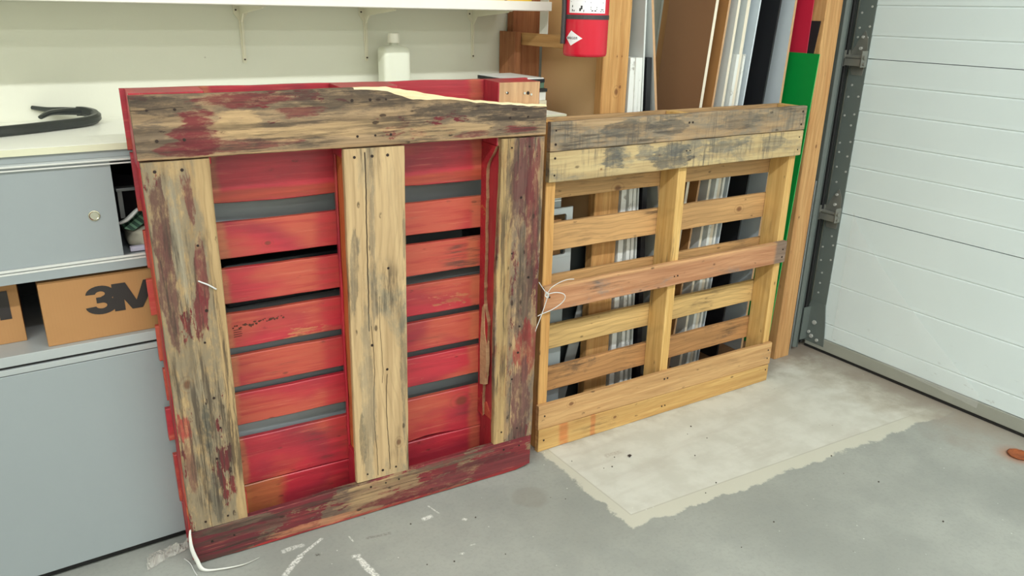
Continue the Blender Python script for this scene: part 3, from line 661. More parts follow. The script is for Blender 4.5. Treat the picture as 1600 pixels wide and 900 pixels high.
G = {'B': [(0, 0, .2, 1), (.2, .8, .6, 1), (.2, .4, .6, .6), (.2, 0, .6, .2), (.5, .1, .7, .45), (.5, .55, .7, .9)], 'A': [(0, 0, .2, .9), (.5, 0, .7, .9), (.1, .8, .6, 1), (.2, .35, .5, .5)],
     'D': [(0, 0, .2, 1), (.2, .8, .5, 1), (.2, 0, .5, .2), (.5, .1, .7, .9)], 'G': [(0, .1, .2, .9), (.1, .8, .7, 1), (.1, 0, .7, .2), (.5, .1, .7, .5)],
     'E': [(0, 0, .2, 1), (.2, .8, .7, 1), (.2, .4, .6, .6), (.2, 0, .7, .2)], 'R': [(0, 0, .2, 1), (.2, .8, .6, 1), (.5, .5, .7, .9), (.2, .4, .6, .55), (.5, 0, .7, .4)]}
for ch_ in 'BADGER': bars(bm, G[ch_], x_, dz-.003, .0065, .0656); x_ += .0062
link('badge_lettering', bm, mink, ex)
bm = bmesh.new(); wrap_strip(bm, -.056, .060, lambda s: .121, lambda s: .30, .0653, 20); link('instruction_label', bm, mlab, ex)
bm = bmesh.new()
for s0, s1, a0, a1 in ((-.046, -.043, .125, .131), (-.040, -.037, .125, .129), (-.046, -.043, .136, .142), (-.022, -.017, .126, .134), (-.018, -.013, .131, .141), (-.010, -.008, .124, .130), (.010, .030, .131, .133), (.013, .027, .126, .129), (.010, .030, .136, .138), (.040, .054, .125, .127), (.042, .052, .130, .132), (-.05, -.005, .15, .153), (.01, .05, .148, .151)):
    wrap(bm, [(s0, a0), (s1, a0), (s1, a1), (s0, a1)], .0656)
link('label_print', bm, mink, ex)
bm = bmesh.new(); bx(bm, -.012, .012, .062, .068, .02, .40, .001); bx(bm, -.012, .012, .068, .086, .02, .05); link('hanger_plate', bm, mzinc, ex)
bm = bmesh.new(); sweep(bm, smooth_path([(-.045, .06, .34), (-.064, .035, .25), (-.066, .022, .15), (-.068, .02, .06), (-.069, .02, .035)]), .0075, 10); link('hose', bm, mblk, ex, smooth=True)
# sheet goods stored on edge
mbrown = flat('brown_hardboard', srgb(138, 98, 66), .6, 0, .06, scale=4); mbrown_l = flat('tan_hardboard', srgb(176, 126, 74), .6, 0, .06, scale=4)
mtan = flat('tan_edge', srgb(198, 158, 118), .7, 0, .15, scale=60); mcream = flat('cream_edge', srgb(232, 222, 200), .6, 0, .06, scale=60)
mws = flat('white_sheet_face', srgb(214, 218, 214), .4, 0, .03, scale=5); mwb = flat('bluish_white_sheet', srgb(212, 222, 228), .35, 0, .03, scale=5)
mbk = flat('black_board', srgb(30, 30, 34), .45); mgr = flat('green_sheet_face', srgb(0, 142, 58), .45, 0, .05, scale=5); mrd = flat('red_sheet_face', srgb(196, 34, 62), .45, 0, .05, scale=5)
b = NB('crinkled_white_foam'); v = b.vec((6, 60, 6)); n_ = b.noi(v, 3, 7, .7); base = b.mix(b.sm(n_, .58, .66), srgb(232, 234, 228), srgb(168, 166, 156)); b.col(base); b.b.inputs['Roughness'].default_value = .6; b.bump(n_, .6, .003); mfoam = b.m
def sheet(name, face, edge, label, cat, x0, x1, sl, yf, yb, z0, z1, yf0=None, group=None, bow=None):
    """leaning sheet on edge: x given at z=1, slope dx/dz; yf front edge at z1, yf0 front edge at z0"""
    yf0 = yf if yf0 is None else yf0; X = lambda x, z: x+(sl*(z-1) if not bow or z > bow[0] else sl*(bow[0]-1)+bow[1]*(z-bow[0]))
    bm = bmesh.new(); zs_ = [z0+(z1-z0)*i/12 for i in range(13)]
    P = [[(X(x0, z), yf0+(yf-yf0)*(z-z0)/(z1-z0), z), (X(x1, z), yf0+(yf-yf0)*(z-z0)/(z1-z0), z), (X(x1, z), yb, z), (X(x0, z), yb, z)] for z in (zs_ if bow else (z0, z1))]
    P = [[bm.verts.new(p) for p in q] for q in P]
    bm.faces.new(P[0][::-1]).material_index = 1; bm.faces.new(P[-1]).material_index = 1
    for a_, e in zip(P, P[1:]):
        for k in range(4): bm.faces.new((a_[k], a_[(k+1) % 4], e[(k+1) % 4], e[k])).material_index = 1 if k in (0,) else 0
    return tag(link(name, bm, [face, edge]), label, cat, group)
ZB = .0355
sheet('plywood_sheet', flat('plywood_face', srgb(230, 190, 138), .65, 0, .07, scale=3), flat('plywood_edge', srgb(150, 108, 70), .7), 'large golden brown plywood sheet behind the extinguisher at the rack end', 'sheet', 1.655, 1.661, 0, 2.021, 2.34, .655, 2.3)
sheet('foam_slab', mfoam, mfoam, 'white foam slab with cracked edge, beside the knotty post', 'slab', 1.758, 1.780, -.006, 1.986, 2.38, ZB, 1.24)
sheet('foam_slab', mfoam, mfoam, 'middle white foam slab, one of three right of the knotty post', 'slab', 1.7822, 1.797, -.03, 1.98, 2.38, ZB, 1.24)
sheet('foam_slab', mfoam, mfoam, 'rightmost of the three cracked white foam slabs by the post', 'slab', 1.799, 1.812, -.039, 1.98, 2.38, ZB, 1.24)
sheet('white_sheet', mws, mws, 'tall white sheet with thin bright edge behind the foam slabs', 'sheet', 1.8165, 1.823, -.048, 1.98, 2.38, ZB, 2.3)
sheet('black_foam', mbk, mbk, 'black foam slab with ragged top squeezed beside the thin white sheet', 'slab', 1.836, 1.858, -.06, 1.98, 2.38, ZB, 1.24)
sheet('leaning_sheet', mws, mtan, 'thin white-faced hardboard leaning left with a tan edge', 'sheet', 1.887, 1.897, -.157, 1.98, 2.30, ZB, 1.53, bow=(.62, -.035))
sheet('brown_sheet', mbrown, mcream, 'wide dark brown hardboard with a cream front edge', 'sheet', 2.080, 2.093, .085, 1.98, 2.205, ZB, 2.3)
sheet('brown_sheet', mbrown_l, mtan, 'narrow lighter brown hardboard right of the cream-edged sheet', 'sheet', 2.141, 2.150, .090, 1.98, 2.30, ZB, 2.3)
sheet('white_sheet', mws, mcream, 'white panel with cream edge right of the brown hardboards', 'sheet', 2.192, 2.204, .078, 1.98, 2.36, ZB, 2.3)
sheet('white_sheet', mws, mcream, 'white panel second right of the brown hardboards', 'sheet', 2.242, 2.258, .070, 1.98, 2.36, ZB, 2.3)
sheet('foam_offcut', mfoam, mfoam, 'crinkled white foam offcut between the two white panels', 'offcut', 2.225, 2.239, .075, 1.975, 2.2, ZB, 1.245)
sheet('foam_offcut', mfoam, mfoam, 'thin crinkled foam offcut left of the bluish white panel', 'offcut', 2.262, 2.272, .070, 1.975, 2.2, ZB, 1.245)
sheet('bluish_sheet', mwb, mwb, 'bluish white panel directly left of the black board', 'sheet', 2.301, 2.307, .084, 1.98, 2.36, ZB, 2.3)
sheet('black_board', mbk, mbk, 'black board with matt face standing between two bluish white panels', 'sheet', 2.409, 2.4175, .083, 1.98, 2.36, ZB, 2.3)
sheet('bluish_sheet', mwb, mtan, 'bluish white panel with tan edge right of the black board', 'sheet', 2.511, 2.523, .035, 1.98, 2.36, ZB, 2.3)
sheet('green_sheet', mgr, flat('green_edge', srgb(60, 190, 100), .5), 'bright green sheet standing in front of the red one by the post', 'sheet', 2.588, 2.591, 0, 1.888, 2.34, .0355, 1.247, yf0=1.934)
sheet('red_sheet', mrd, flat('red_edge', srgb(210, 70, 90), .5), 'crimson red sheet rising above the green sheet', 'sheet', 2.593, 2.596, 0, 1.950, 2.34, .036, 2.3)
sheet('black_offcut', mbk, mbk, 'small black sheet peeping out between red sheet and wooden post', 'sheet', 2.598, 2.601, 0, 1.912, 2.30, .036, 1.362, yf0=2.04)
# tote and slanted metal sheets low at the rack end
bm = bmesh.new(); bx(bm, 1.535, 1.668, 2.05, 2.34, 0, .6545, .006); tag(link('plastic_tote', bm, flat('black_tote', srgb(44, 50, 50), .5)), 'black plastic tote low at the rack end under the plywood sheet', 'tote')
bm = bmesh.new(); prism(bm, [(1.535, 2.024, .002), (1.577, 2.024, .002), (1.680, 2.026, .40), (1.628, 2.026, .40)], (0, .004, 0)); tag(link('slanted_sheet', bm, mgrey2), 'grey metal sheet offcut leaning on a slant at the rack end', 'offcut')

# ================================================================== PALLETS
mraw = wood('raw_split_wood', (246, 226, 186), (224, 196, 150), grime=0, streak=.2, spots=0)
RED = (176, 28, 40); MAR = (112, 44, 44)
rp = thing('pallet', 'tall red-painted wooden pallet with a broken top board, standing against the cabinets', 'pallet', (.241, 1.827, 0.0005), (.0153, 0, -.0644))
PT = dict(ch=.002)
# front (bottom deck) boards
GD, GB, MA, TN, TG = (84, 72, 62), (112, 96, 80), (118, 46, 50), (190, 158, 116), (150, 138, 116)
m_top = wood('weathered_top_board', (172, 144, 110), (132, 108, 82), grime=.68, gcol=(100, 86, 72), paint=.30, pcol=(122, 44, 48), spots=.6, stain=.95,
             blobs=[(.07, .112, .10, .022, GD, .85), (.04, .05, .06, .035, GB, .85), (.125, .062, .045, .050, MA, .95), (.10, .02, .05, .018, MA, .8), (.24, .118, .14, .016, MA, .85),
                    (.25, .022, .12, .012, MA, .7), (.43, .115, .12, .022, GD, .7), (.34, .088, .07, .018, MA, .7), (.215, .072, .055, .028, TN, .95), (.45, .045, .20, .020, TN, .8), (.70, .030, .14, .016, TN, .75),
                    (.72, .080, .18, .024, GD, .8), (.92, .060, .12, .020, GD, .75), (.95, .022, .07, .014, MA, .9), (.80, .014, .05, .008, MA, .7)],
             bands=[('z', .0, .006, .002, (186, 150, 108), .7, .006)], cracks=[(.074, .80, 1.02, .0018), (.108, .0, .10, .001)])
def brk(x):
    pts = [(0, .136), (.2, .137), (.4, .139), (.5, .140), (.56, .139), (.62, .130), (.665, .121), (.72, .112), (.80, .100), (.89, .090), (1.02, .080)]
    for (a_, b_), (c_, d_) in zip(pts, pts[1:]):
        if x <= c_: return b_+(d_-b_)*(x-a_)/(c_-a_)+(.0022*mnoise.noise(Vector((x*38, 0, 0))) if x > .54 else 0)
    return .08
def brv(x): return 0 if x < .44 else (.004*(x-.44)/.1 if x < .54 else (.004+.014*(x-.54)/.09 if x < .63 else max(.0026, .018-.0155*(x-.63)/.10)))
hboard('front_board', [m_top, mraw], rp, .0, 1.018, 1.059, 1.195, 0, .018, nx=110, top=brk, bevel=brv, rawmat=True, seed=2)
m_bot = wood('weathered_bottom_board', (170, 138, 104), (134, 106, 80), grime=.75, gcol=(92, 74, 66), paint=.54, pcol=(122, 46, 50), spots=.5, stain=.8,
             blobs=[(.10, .09, .10, .014, GB, .8), (.15, .06, .16, .016, (110, 74, 66), .8), (.30, .02, .20, .012, (196, 132, 96), .7), (.48, .06, .08, .022, TN, .6), (.55, .095, .14, .010, TN, .75), (.62, .03, .20, .018, (122, 50, 54), .9),
                    (.85, .05, .16, .030, (118, 56, 58), .9), (.72, .10, .16, .010, GB, .8)],
             bands=[('z', .0, .009, .004, (176, 54, 52), .8, .03)], cracks=[(.03, .0, .16, .001), (.07, .45, .65, .0008), (.078, .1, .4, .0006)])
hboard('front_board', m_bot, rp, .004, 1.012, .0, .12, 0, .018, nx=40, top=lambda x: .101+.019*x/1.01, bot=lambda x: (.004 if x < .1 else .0015) + (0 if x < .96 else .01*(x-.96)/.05), seed=4, rough=.0018)
m_left = wood('weathered_left_upright', (186, 158, 114), (156, 128, 90), grime=.86, gcol=(126, 114, 94), paint=.26, pcol=(122, 50, 48), spots=.6, stain=.8,
              clean=('z', -.02, .024), knots=[(.415, .105, .010)], cracks=[(.075, .06, .42, .0010), (.09, .0, .3, .0007)],
              blobs=[(.86, .055, .10, .018, MA, .75), (.70, .045, .09, .014, MA, .8), (.60, .055, .06, .016, MA, .9), (.82, .115, .12, .020, (96, 58, 54), .8), (.62, .115, .14, .022, (104, 66, 60), .85), (.30, .125, .05, .02, (168, 44, 46), .8),
                     (.30, .075, .10, .012, (74, 76, 70), .75), (.20, .12, .12, .016, (122, 62, 56), .6), (.08, .07, .08, .018, (98, 92, 80), .7), (.40, .09, .07, .03, TG, .6), (.74, .085, .16, .014, (160, 150, 128), .7)])
# local z of an upright runs right to left, so the clean strip lies on its right side
vboard('front_board', m_left, rp, .004, .144, .104, 1.0555, 0, .018, nx=30, seed=6, rough=.0012)
m_mid = wood('pale_middle_upright', (196, 168, 126), (170, 142, 104), grime=.45, gcol=(132, 124, 104), paint=0, spots=.35, stain=.35, streak=.35,
             cracks=[(.105, .46, .93, .0022), (.098, .01, .47, .0012), (.062, .02, .32, .0014), (.075, .3, .55, .0008)], knots=[(.10, .03, .008)],
             blobs=[(.75, .09, .22, .012, (138, 126, 106), .6), (.30, .12, .26, .02, (146, 134, 112), .6), (.60, .143, .12, .010, (110, 102, 88), .6), (.30, .012, .26, .008, (122, 114, 98), .6), (.70, .005, .10, .005, (112, 104, 90), .6), (.15, .135, .08, .01, (104, 96, 80), .6)])
vboard('front_board', m_mid, rp, .4435, .600, .113, 1.0545, 0, .018, nx=30, seed=8, tilt=.0062)
m_right = wood('maroon_right_upright', (184, 152, 112), (148, 118, 86), grime=.8, gcol=(104, 92, 82), paint=.40, pcol=(112, 54, 54), spots=.5, stain=.8,
               bands=[('z', .098, .14, .006, (200, 166, 110), .75, .05)], cracks=[(.083, .0, .20, .0012), (.07, .03, .3, .0006)],
               blobs=[(.85, .07, .14, .040, (112, 80, 72), .8), (.70, .03, .25, .025, (120, 60, 58), .85), (.45, .05, .14, .03, (112, 92, 78), .8), (.30, .035, .08, .045, (150, 52, 50), .8), (.12, .05, .16, .030, (112, 76, 70), .9), (.82, .115, .1, .012, (104, 88, 76), .7)])
def rb(x): return 0
vboard('front_board', m_right, rp, .877, 1.015, .117, 1.0545, 0, .018, nx=40, seed=11, tilt=.003,
       top=lambda x: .138+(.004*math.sin((x-.1)*5)) , rough=.0022)
# stringers, end blocks
m_red = wood('red_paint_full', (196, 110, 76), (166, 80, 56), grime=.05, paint=.98, pcol=(192, 42, 58), pthin=.15, spots=.1, rough=.36, spec=.7)
m_rededge = wood('red_paint_worn', (202, 120, 74), (176, 88, 52), grime=.15, paint=.72, pcol=(178, 42, 50), pthin=.45, spots=.2, rough=.6)
m_org = wood('orange_stained', (196, 118, 66), (170, 92, 50), grime=.12, paint=.30, pcol=(190, 44, 42), pthin=.6, spots=.2, orange=.6)
m_nat = wood('natural_end', (200, 162, 122), (178, 138, 102), grime=.10, paint=.0, spots=.15, streak=.3)
W0, WB, DT = .0185, .1035, .017
def block(u0_, u1_, v0, v1, mat, jag=None, wb=WB):
    bm = board_bm(v1-v0, u1_-u0_, wb-W0, nx=8, rough=.0012, ch=.0025)
    return link('block', bm, mat, rp, (u1_, W0, v0), (0, -math.pi/2, 0))
block(.0, .150, 1.04, 1.199, m_red); block(.452, .600, 1.03, 1.199, m_red)
# right top block: its front shows bare wood where the board has broken away
bm = board_bm(.165, .128, WB-W0, nx=6, rough=.001, ch=.0025)
for f in bm.faces:
    pass
o = link('block', bm, [m_red, m_nat], rp, (1.006, W0, 1.034), (0, -math.pi/2, 0))
for p_ in o.data.polygons:
    if p_.normal.y < -.9: p_.material_index = 1
block(.0, .150, .004, .17, m_rededge); block(.452, .598, .004, .185, m_red); block(.884, 1.008, .004, .185, m_rededge)
def stringer(u0_, u1_, v0, v1, w0, w1, mat, **k):
    bm = board_bm(v1-v0, u1_-u0_, w1-w0, nx=24, rough=.0018, ch=.002, **k); return link('stringer', bm, mat, rp, (u1_, w0, v0), (0, -math.pi/2, 0))
stringer(.002, .040, .171, 1.039, W0, WB, m_rededge)
stringer(.459, .497, .186, 1.029, W0+.002, WB, m_org)
stringer(.890, .930, .186, 1.033, W0, WB, m_red)
stringer(.4525, .4585, .186, 1.029, .088, WB, m_red)
bm = bmesh.new(); N = 60; A = []; rr = random.Random(3)
for i in range(N+1):
    v_ = .186+(1.033-.186)*i/N
    wf = .070+.008*mnoise.noise(Vector((v_*9, 0, 0)))+.004*mnoise.noise(Vector((v_*60, 4, 0)))
    if .30 < v_ < .56: wf -= .022*min(1, (v_-.30)/.03)*min(1, (.56-v_)/.06)
    if v_ > .97: wf -= .05*(v_-.97)/.06
    A.append([bm.verts.new(q) for q in ((.8745, wf, v_), (.8755, WB, v_), (.8895, WB, v_), (.8895, wf+.010+.004*mnoise.noise(Vector((v_*30, 9, 0))), v_))])
for a_, e in zip(A, A[1:]):
    for k in range(4):
        f = bm.faces.new((a_[k], e[k], e[(k+1) % 4], a_[(k+1) % 4])); f.material_index = 1 if k == 3 else 0
bm.faces.new(A[0]); bm.faces.new(A[-1][::-1])
link('split_stringer', bm, [m_rededge, m_nat], rp)
bm = bmesh.new(); pts = [(.872, .056, .30), (.872, .085, .29), (.872, .088, .42), (.873, .080, .545), (.872, .068, .56), (.872, .062, .47), (.872, .050, .44), (.872, .046, .38)]
prism(bm, pts, (.012, 0, 0)); link('splinter', bm, m_nat, rp)
bm = bmesh.new(); prism(bm, [(.885, .030, .186), (.885, .095, .186), (.885, .090, .215), (.885, .070, .232), (.885, .060, .222), (.885, .042, .205)], (.034, 0, 0)); link('splinter', bm, m_rededge, rp)
# rear deck boards
deck = [(1.066, 1.199, 'red'), (.925, 1.060, 'red'), (.786, .877, 'a'), (.667, .758, 'b'), (.545, .638, 'c'), (.434, .522, 'd'), (.320, .411, 'd'), (.137, .276, 'e'), (.002, .131, 'f')]
def deckmat(name, orange_, knots=(), extra=(), thin=.5, paint=.82, light=(200, 122, 84), dark=(170, 88, 62)):
    return wood(name, light, dark, grime=.12, gcol=(110, 54, 36), paint=paint, pcol=(184, 46, 58), pthin=thin, stain=.25, knots=knots, spots=.25, rough=.42, spec=.6,
                bands=[('x', .405, .470, .018, (192, 40, 56), .7, .05), ('x', .145, .178, .008, (188, 118, 78), .7, .05), ('x', .850, .885, .010, (196, 118, 78), .5, .05)]+list(extra))
DM = {'red': deckmat('deck_deep_red', .1, thin=.1, paint=.98, extra=[('z', .0, .028, .006, (170, 70, 40), .75, .02)]),
      'a': deckmat('deck_red_orange', .5, thin=.85, knots=[(.278, .028, .0065)]), 'b': deckmat('deck_ringed', .6, thin=1.1, paint=.74),
      'c': deckmat('deck_stamped', .5, thin=.85, paint=.72), 'd': deckmat('deck_red_worn', .4, thin=.75, paint=.88),
      'e': deckmat('deck_knotted', .3, thin=.5, paint=.86, knots=[(.825, .098, .017)]), 'f': deckmat('deck_lowest', .1, thin=.12, paint=.94, extra=[('x', .14, .26, .02, (190, 120, 70), .7, .08)])}
for i, (a_, e, k_) in enumerate(deck):
    kw = {}
    if i == 7: kw['bot'] = lambda x: (-.004+.010*max(0, 1-abs(x-.72)/.09))
    if i == 1: kw['bot'] = lambda x: .002*math.sin(x*14)
    hboard('deck_board', DM[k_], rp, -.010+.004*((i*7) % 3), 1.016-.003*((i*5) % 3), a_, e, WB+.0005, DT, nx=26, seed=20+i, rough=.0018, **kw)
# ink stamp remains on the fourth visible slat
bm = bmesh.new(); rr = random.Random(9); fz = WB-.0006
for i in range(26):
    u_ = .172+.012*i*.42+rr.uniform(-.002, .002); v_ = .602+.012*i/26+rr.uniform(-.006, .006); s = rr.uniform(.002, .005)
    vs = [bm.verts.new((u_+s*math.cos(a)*rr.uniform(.5, 1.4), fz, v_+s*math.sin(a)*rr.uniform(.5, 1.2))) for a in (0, 1.2, 2.3, 3.5, 4.8)]; bm.faces.new(vs)
for j in range(4):
    v_ = .575+.006*j; vs = [bm.verts.new(q) for q in ((.172, fz, v_), (.192+.003*(j % 2), fz, v_+.001), (.192, fz, v_+.0025), (.172, fz, v_+.0018))]; bm.faces.new(vs)
s_ = link('ink_stamp', bm, flat('faded_ink', srgb(84, 48, 36), .8), rp)
# nails
mnail = flat('rusty_nail', srgb(46, 32, 26), .6, .3); mnail2 = flat('bright_nail', srgb(210, 206, 196), .3, .6)
def nails(parent, pts, mat, nm='nail_heads', r=.0032):
    bm = bmesh.new(); rr = random.Random(1)
    for (u_, v_, w_) in pts: cyl(bm, (u_, w_-.0012, v_), r*rr.uniform(.8, 1.25), .0016, 'y', 8)
    o = link(nm, bm, mat, parent); o['kind'] = 'stuff'; return o
P_ = []
for u_ in (.03, .085): P_ += [(u_, 1.165, 0), (u_+.012, 1.10, 0), (u_, 1.035, 0), (u_+.01, .125, 0), (u_+.02, .06, 0)]
for u_ in (.475, .520, .56): P_ += [(u_, 1.17, 0), (u_+.01, 1.085, 0), (u_, 1.035, 0), (u_, .135, 0), (u_+.008, .09, 0)]
for u_ in (.905, .96): P_ += [(u_, 1.11, 0), (u_+.008, 1.03, 0), (u_, .155, 0), (u_+.01, .09, 0)]
for v_ in (.30, .385, .47, .62, .7, .86): P_ += [(.096+.02*math.sin(v_*40), v_, 0), (.95+.03*math.sin(v_*33), v_+.03, 0)]
for v_ in (.45, .53, .74): P_ += [(.53+.03*math.sin(v_*20), v_, 0)]
nails(rp, P_, mnail)
nails(rp, [(.905, 1.172, W0), (.968, 1.170, W0)], mnail, 'nail_heads', .004)
nails(rp, [(.902, 1.173, W0-.001), (.957, 1.170, W0-.001), (.978, 1.166, W0-.001)], mnail2, 'bright_nails', .0028)

# second pallet
p2 = thing('pallet', 'smaller bare tan wooden pallet standing right of the red pallet', 'pallet', (1.325, 1.816, .0005), (0, 0, -.028))
def m2(name, light=(200, 162, 114), dark=(172, 134, 90), **k):
    kw = dict(grime=.35, gcol=(120, 112, 96), spots=.3, streak=.35, stain=.3, scratch=0); kw.update(k); return wood(name, light, dark, **kw)
T = .018
hboard('front_board', m2('tan_top_board', (182, 154, 118), (154, 126, 94), grime=.70, gcol=(132, 122, 106), stain=.6, scratch=.6, blobs=[(.28, .05, .10, .03, (96, 92, 86), .7), (.46, .05, .08, .03, (104, 98, 90), .7), (.75, .05, .12, .03, (116, 108, 98), .6)]), p2, 0, 1.098, .995, 1.079, 0, T, nx=30, seed=31, rough=.0015)
hboard('front_board', m2('stained_second_board', (200, 178, 132), (176, 150, 108), grime=.55, gcol=(124, 120, 108), scratch=.75, stain=.3, blobs=[(.24, .05, .05, .035, (92, 94, 94), .75), (.46, .045, .09, .038, (92, 94, 94), .75), (.36, .06, .05, .03, (110, 110, 106), .7), (.72, .06, .10, .022, (116, 114, 106), .7), (.95, .05, .06, .03, (126, 122, 110), .6)], knots=[(.19, .025, .004), (.42, .05, .004)]), p2, 0, 1.096, .904, .993, 0, T, nx=30, seed=32, rough=.0015)
hboard('front_board', m2('reddish_middle_board', (196, 146, 108), (168, 116, 82), grime=.45, gcol=(140, 124, 112), bands=[('z', .075, .1, .003, (216, 168, 118), .8, .01), ('x', 1.04, 1.11, .01, (140, 122, 108), .9, .03)]), p2, -.002, 1.096, .497, .580, 0, T, nx=30, seed=33, rough=.0018)
hboard('front_board', m2('tan_lower_board', (206, 166, 114), (178, 136, 90), grime=.40, gcol=(122, 110, 98), knots=[(.13, .065, .008)]), p2, -.006, 1.096, .083, .168, 0, T, nx=30, seed=34, bot=lambda x: -.012*x/1.1, top=lambda x: .086-.004*x, rough=.0018)
hboard('front_board', m2('tan_bottom_board', (212, 174, 110), (186, 142, 84), grime=.28, gcol=(140, 104, 74), knots=[(.32, .045, .007)], bands=[('x', .085, .12, .008, (206, 118, 66), .7, .03), ('x', .215, .235, .005, (204, 112, 64), .6, .03)]), p2, -.003, 1.092, 0, .0815, 0, T, nx=30, seed=35, top=lambda x: .0815-.012*x/1.1, rough=.0015)
m_str = m2('stringer_golden', (216, 168, 104), (192, 140, 80), grime=.12); m_str2 = m2('stringer_pale', (222, 184, 118), (198, 156, 92), grime=.22)
def str2(u0_, u1_, mat, seed):
    bm = board_bm(1.074, u1_-u0_, .086, nx=16, rough=.0012, ch=.002, seed=seed); return link('stringer', bm, mat, p2, (u1_, T, .002), (0, -math.pi/2, 0))
str2(.002, .037, m_str, 1); str2(.526, .563, m_str2, 2); str2(1.063, 1.096, m_str2, 3)
D2 = [(.930, 1.076, (186, 150, 106), .2), (.825, .922, (204, 160, 108), .12), (.654, .746, (208, 162, 108), .15), (.490, .571, (202, 156, 102), .3), (.311, .396, (216, 178, 116), .3), (.154, .241, (198, 146, 94), .38), (.0, .10, (176, 132, 90), .3)]
for i, (a_, e, c_, g_) in enumerate(D2):
    hboard('deck_board', m2('deck_tan_%d' % i, c_, tuple(q*.86 for q in c_), grime=g_, gcol=(104, 84, 66), knots=([(.93, .045, .011)] if i == 2 else ([(.345, .01, .012)] if i == 1 else ())), streak=.6), p2, .001, 1.096, a_, e, .1045, .017, nx=24, seed=50+i, rough=.0016)
# piece of wood on the top of the middle stringer
bm = bmesh.new(); prism(bm, [(.500, .02, 1.079), (.575, .02, 1.079), (.60, .03, 1.081), (.56, .05, 1.086), (.505, .05, 1.086)], (0, .05, 0)); bm.free()
P_ = []
for u_ in (.018, ): P_ += [(u_, v_, 0) for v_ in (1.055, 1.015, .975, .925, .545, .13, .04)]
for u_ in (.535, .55): P_ += [(u_, v_, 0) for v_ in (1.05, .96, .53, .14, .03)]
for u_ in (1.078,): P_ += [(u_, v_, 0) for v_ in (1.06, 1.015, .97, .925, .55, .52, .135, .10, .05)]
nails(p2, P_, mnail)

# ------------------------------------------------------------------ wire, straps, film, crumbs
mwire = flat('white_strapping', srgb(206, 206, 202), .35)
N1 = Vector((math.sin(.0644), math.cos(.0644), 0)); c1 = N1.dot(Vector((.241, 1.827, 0)))
def on1(px, py, off): return pl(px, py, N1, c1+off)
bm = bmesh.new()
def wire(pts, r=.0012, n=6): sweep(bm, smooth_path([on1(*q) for q in pts], 7), r, n)
wire([(842, 441, -.004), (848, 450, -.006), (854, 459, -.010), (857, 465, -.012)])
wire([(855, 460, -.012), (861, 450, -.018), (873, 442, -.022), (886, 437, -.026), (897, 436, -.03)])
wire([(855, 460, -.012), (868, 457, -.02), (880, 459, -.026), (883, 465, -.028), (877, 474, -.024), (862, 484, -.016), (848, 490, -.008), (840, 494, -.004)], .0014)
wire([(856, 462, -.012), (851, 478, -.010), (845, 495, -.008), (836, 518, -.006), (827, 541, -.004)], .0014)
wire([(853, 456, -.012), (857, 460, -.0145), (856, 465, -.012), (852, 462, -.010), (854, 457, -.0125)], .0018)
tag(link('strap_tie', bm, mwire, smooth=True), 'white twisted wire tie with a loop on the right edge of the red pallet', 'wire')
bm = bmesh.new(); wire([(301, 434, -.003), (312, 440, -.012), (325, 445, -.018), (338, 452, -.016)], .0019)
tag(link('strap_end', bm, mwire, smooth=True), 'short curved white strap end stuck on the left board of the red pallet', 'strap')
def ribbon(bm, pts, wd, wv):
    pts = smooth_path(pts, 8); prev = None
    for i, p_ in enumerate(pts):
        k = wd*(.35+.65*math.sin(math.pi*min(1, max(0, i/(len(pts)-1)))**.8)) if True else wd
        q = [bm.verts.new(p_+wv*k), bm.verts.new(p_-wv*k)]
        if prev: bm.faces.new((prev[0], q[0], q[1], prev[1]))
        prev = q
bm = bmesh.new()
ribbon(bm, [on1(297, 828, -.008), on1(297, 840, -.012), on1(300, 858, -.017), on1(308, 876, -.022), fl(318, 890, .007), fl(345, 889, .007), fl(380, 882, .008), fl(405, 871, .006)], .0055, Vector((.8, -.2, .55)).normalized())
o = tag(link('plastic_band', bm, flat('milky_band', srgb(214, 214, 206), .35), smooth=True), 'white plastic band curling round the bottom left corner of the red pallet', 'strap')
sol = o.modifiers.new('thickness', 'SOLIDIFY'); sol.thickness = .0007
b = NB('grey_film'); b.b.inputs['Base Color'].default_value = srgb(200, 196, 186); b.b.inputs['Roughness'].default_value = .3; b.b.inputs['Alpha'].default_value = .45
bm = bmesh.new(); NX, NY = 34, 18; G_ = []
A0, A1, B0, B1 = fl(230, 892), fl(296, 858), fl(234, 862), fl(293, 838)
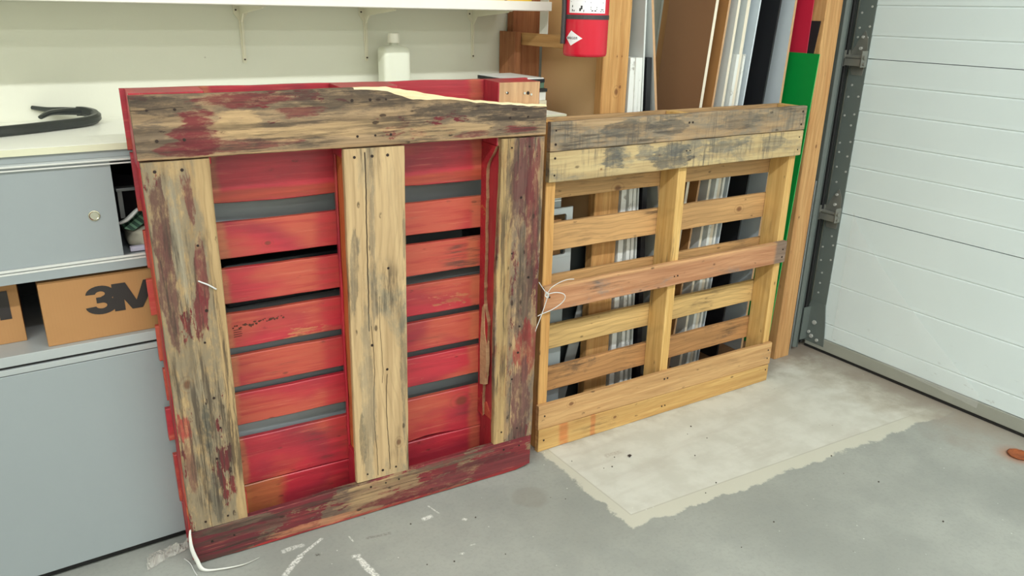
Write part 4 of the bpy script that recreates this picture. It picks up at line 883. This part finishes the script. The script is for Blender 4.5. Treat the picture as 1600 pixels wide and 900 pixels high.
for i in range(NX+1):
    G_.append([])
    for j in range(NY+1):
        s, t = i/NX, j/NY; p_ = A0.lerp(A1, s).lerp(B0.lerp(B1, s), t)
        p_ = p_+Vector((.012*mnoise.noise(Vector((s*5, t*4, 1))), .012*mnoise.noise(Vector((s*5, t*4, 7))), 0))
        h = .016*abs(mnoise.noise(Vector((s*4+t*2, t*3, 2))))+.009*abs(mnoise.noise(Vector((s*14, t*10, 5))))
        G_[-1].append(bm.verts.new((p_.x, min(p_.y, 1.937), .0015+h*math.sin(math.pi*min(1, t*1.2+.1))*1.6)))
for i in range(NX):
    for j in range(NY): bm.faces.new((G_[i][j], G_[i+1][j], G_[i+1][j+1], G_[i][j+1]))
tag(link('film_scrap', bm, b.m, smooth=False), 'crumpled clear plastic film scrap on the floor left of the red pallet', 'film')
bm = bmesh.new(); sweep(bm, smooth_path([fl(288, 873, .002), fl(297, 880, .003), fl(304, 893, .002), fl(308, 899, .002)], 6), .0015, 6); tag(link('strap_piece', bm, mwire, smooth=True), 'thin white strap piece on the floor under the pallet corner', 'strap')
bm = bmesh.new(); c = fl(984, 713)
vs = [bm.verts.new((c.x+.009*math.cos(a)*q, c.y+.008*math.sin(a)*q, .0015+.003*(k % 2))) for k, (a, q) in enumerate(zip((0, .9, 1.8, 2.9, 4.0, 5.2), (1, .7, 1.1, .8, 1.2, .7)))]; bm.faces.new(vs)
tag(link('dry_leaf', bm, flat('dark_leaf', srgb(50, 40, 36), .8)), 'small dark leaf scrap on the pale concrete patch', 'leaf')
bm = bmesh.new(); rr = random.Random(4)
for k in range(34):
    px_, py_ = rr.choice([(rr.uniform(850, 1150), rr.uniform(640, 760)), (rr.uniform(600, 1500), rr.uniform(700, 890)), (rr.uniform(1190, 1260), rr.uniform(555, 585))])
    c = fl(px_, py_); s = rr.uniform(.0012, .003)
    if c.y > 1.77 and c.x < 2.72: continue
    bmesh.ops.create_icosphere(bm, subdivisions=1, radius=s, matrix=Matrix.Translation((c.x, c.y, s*.4)))
o = tag(link('floor_grit', bm, flat('grit', srgb(74, 66, 58), .9)), 'scattered dark grit crumbs on the concrete floor', 'grit', kind='stuff')
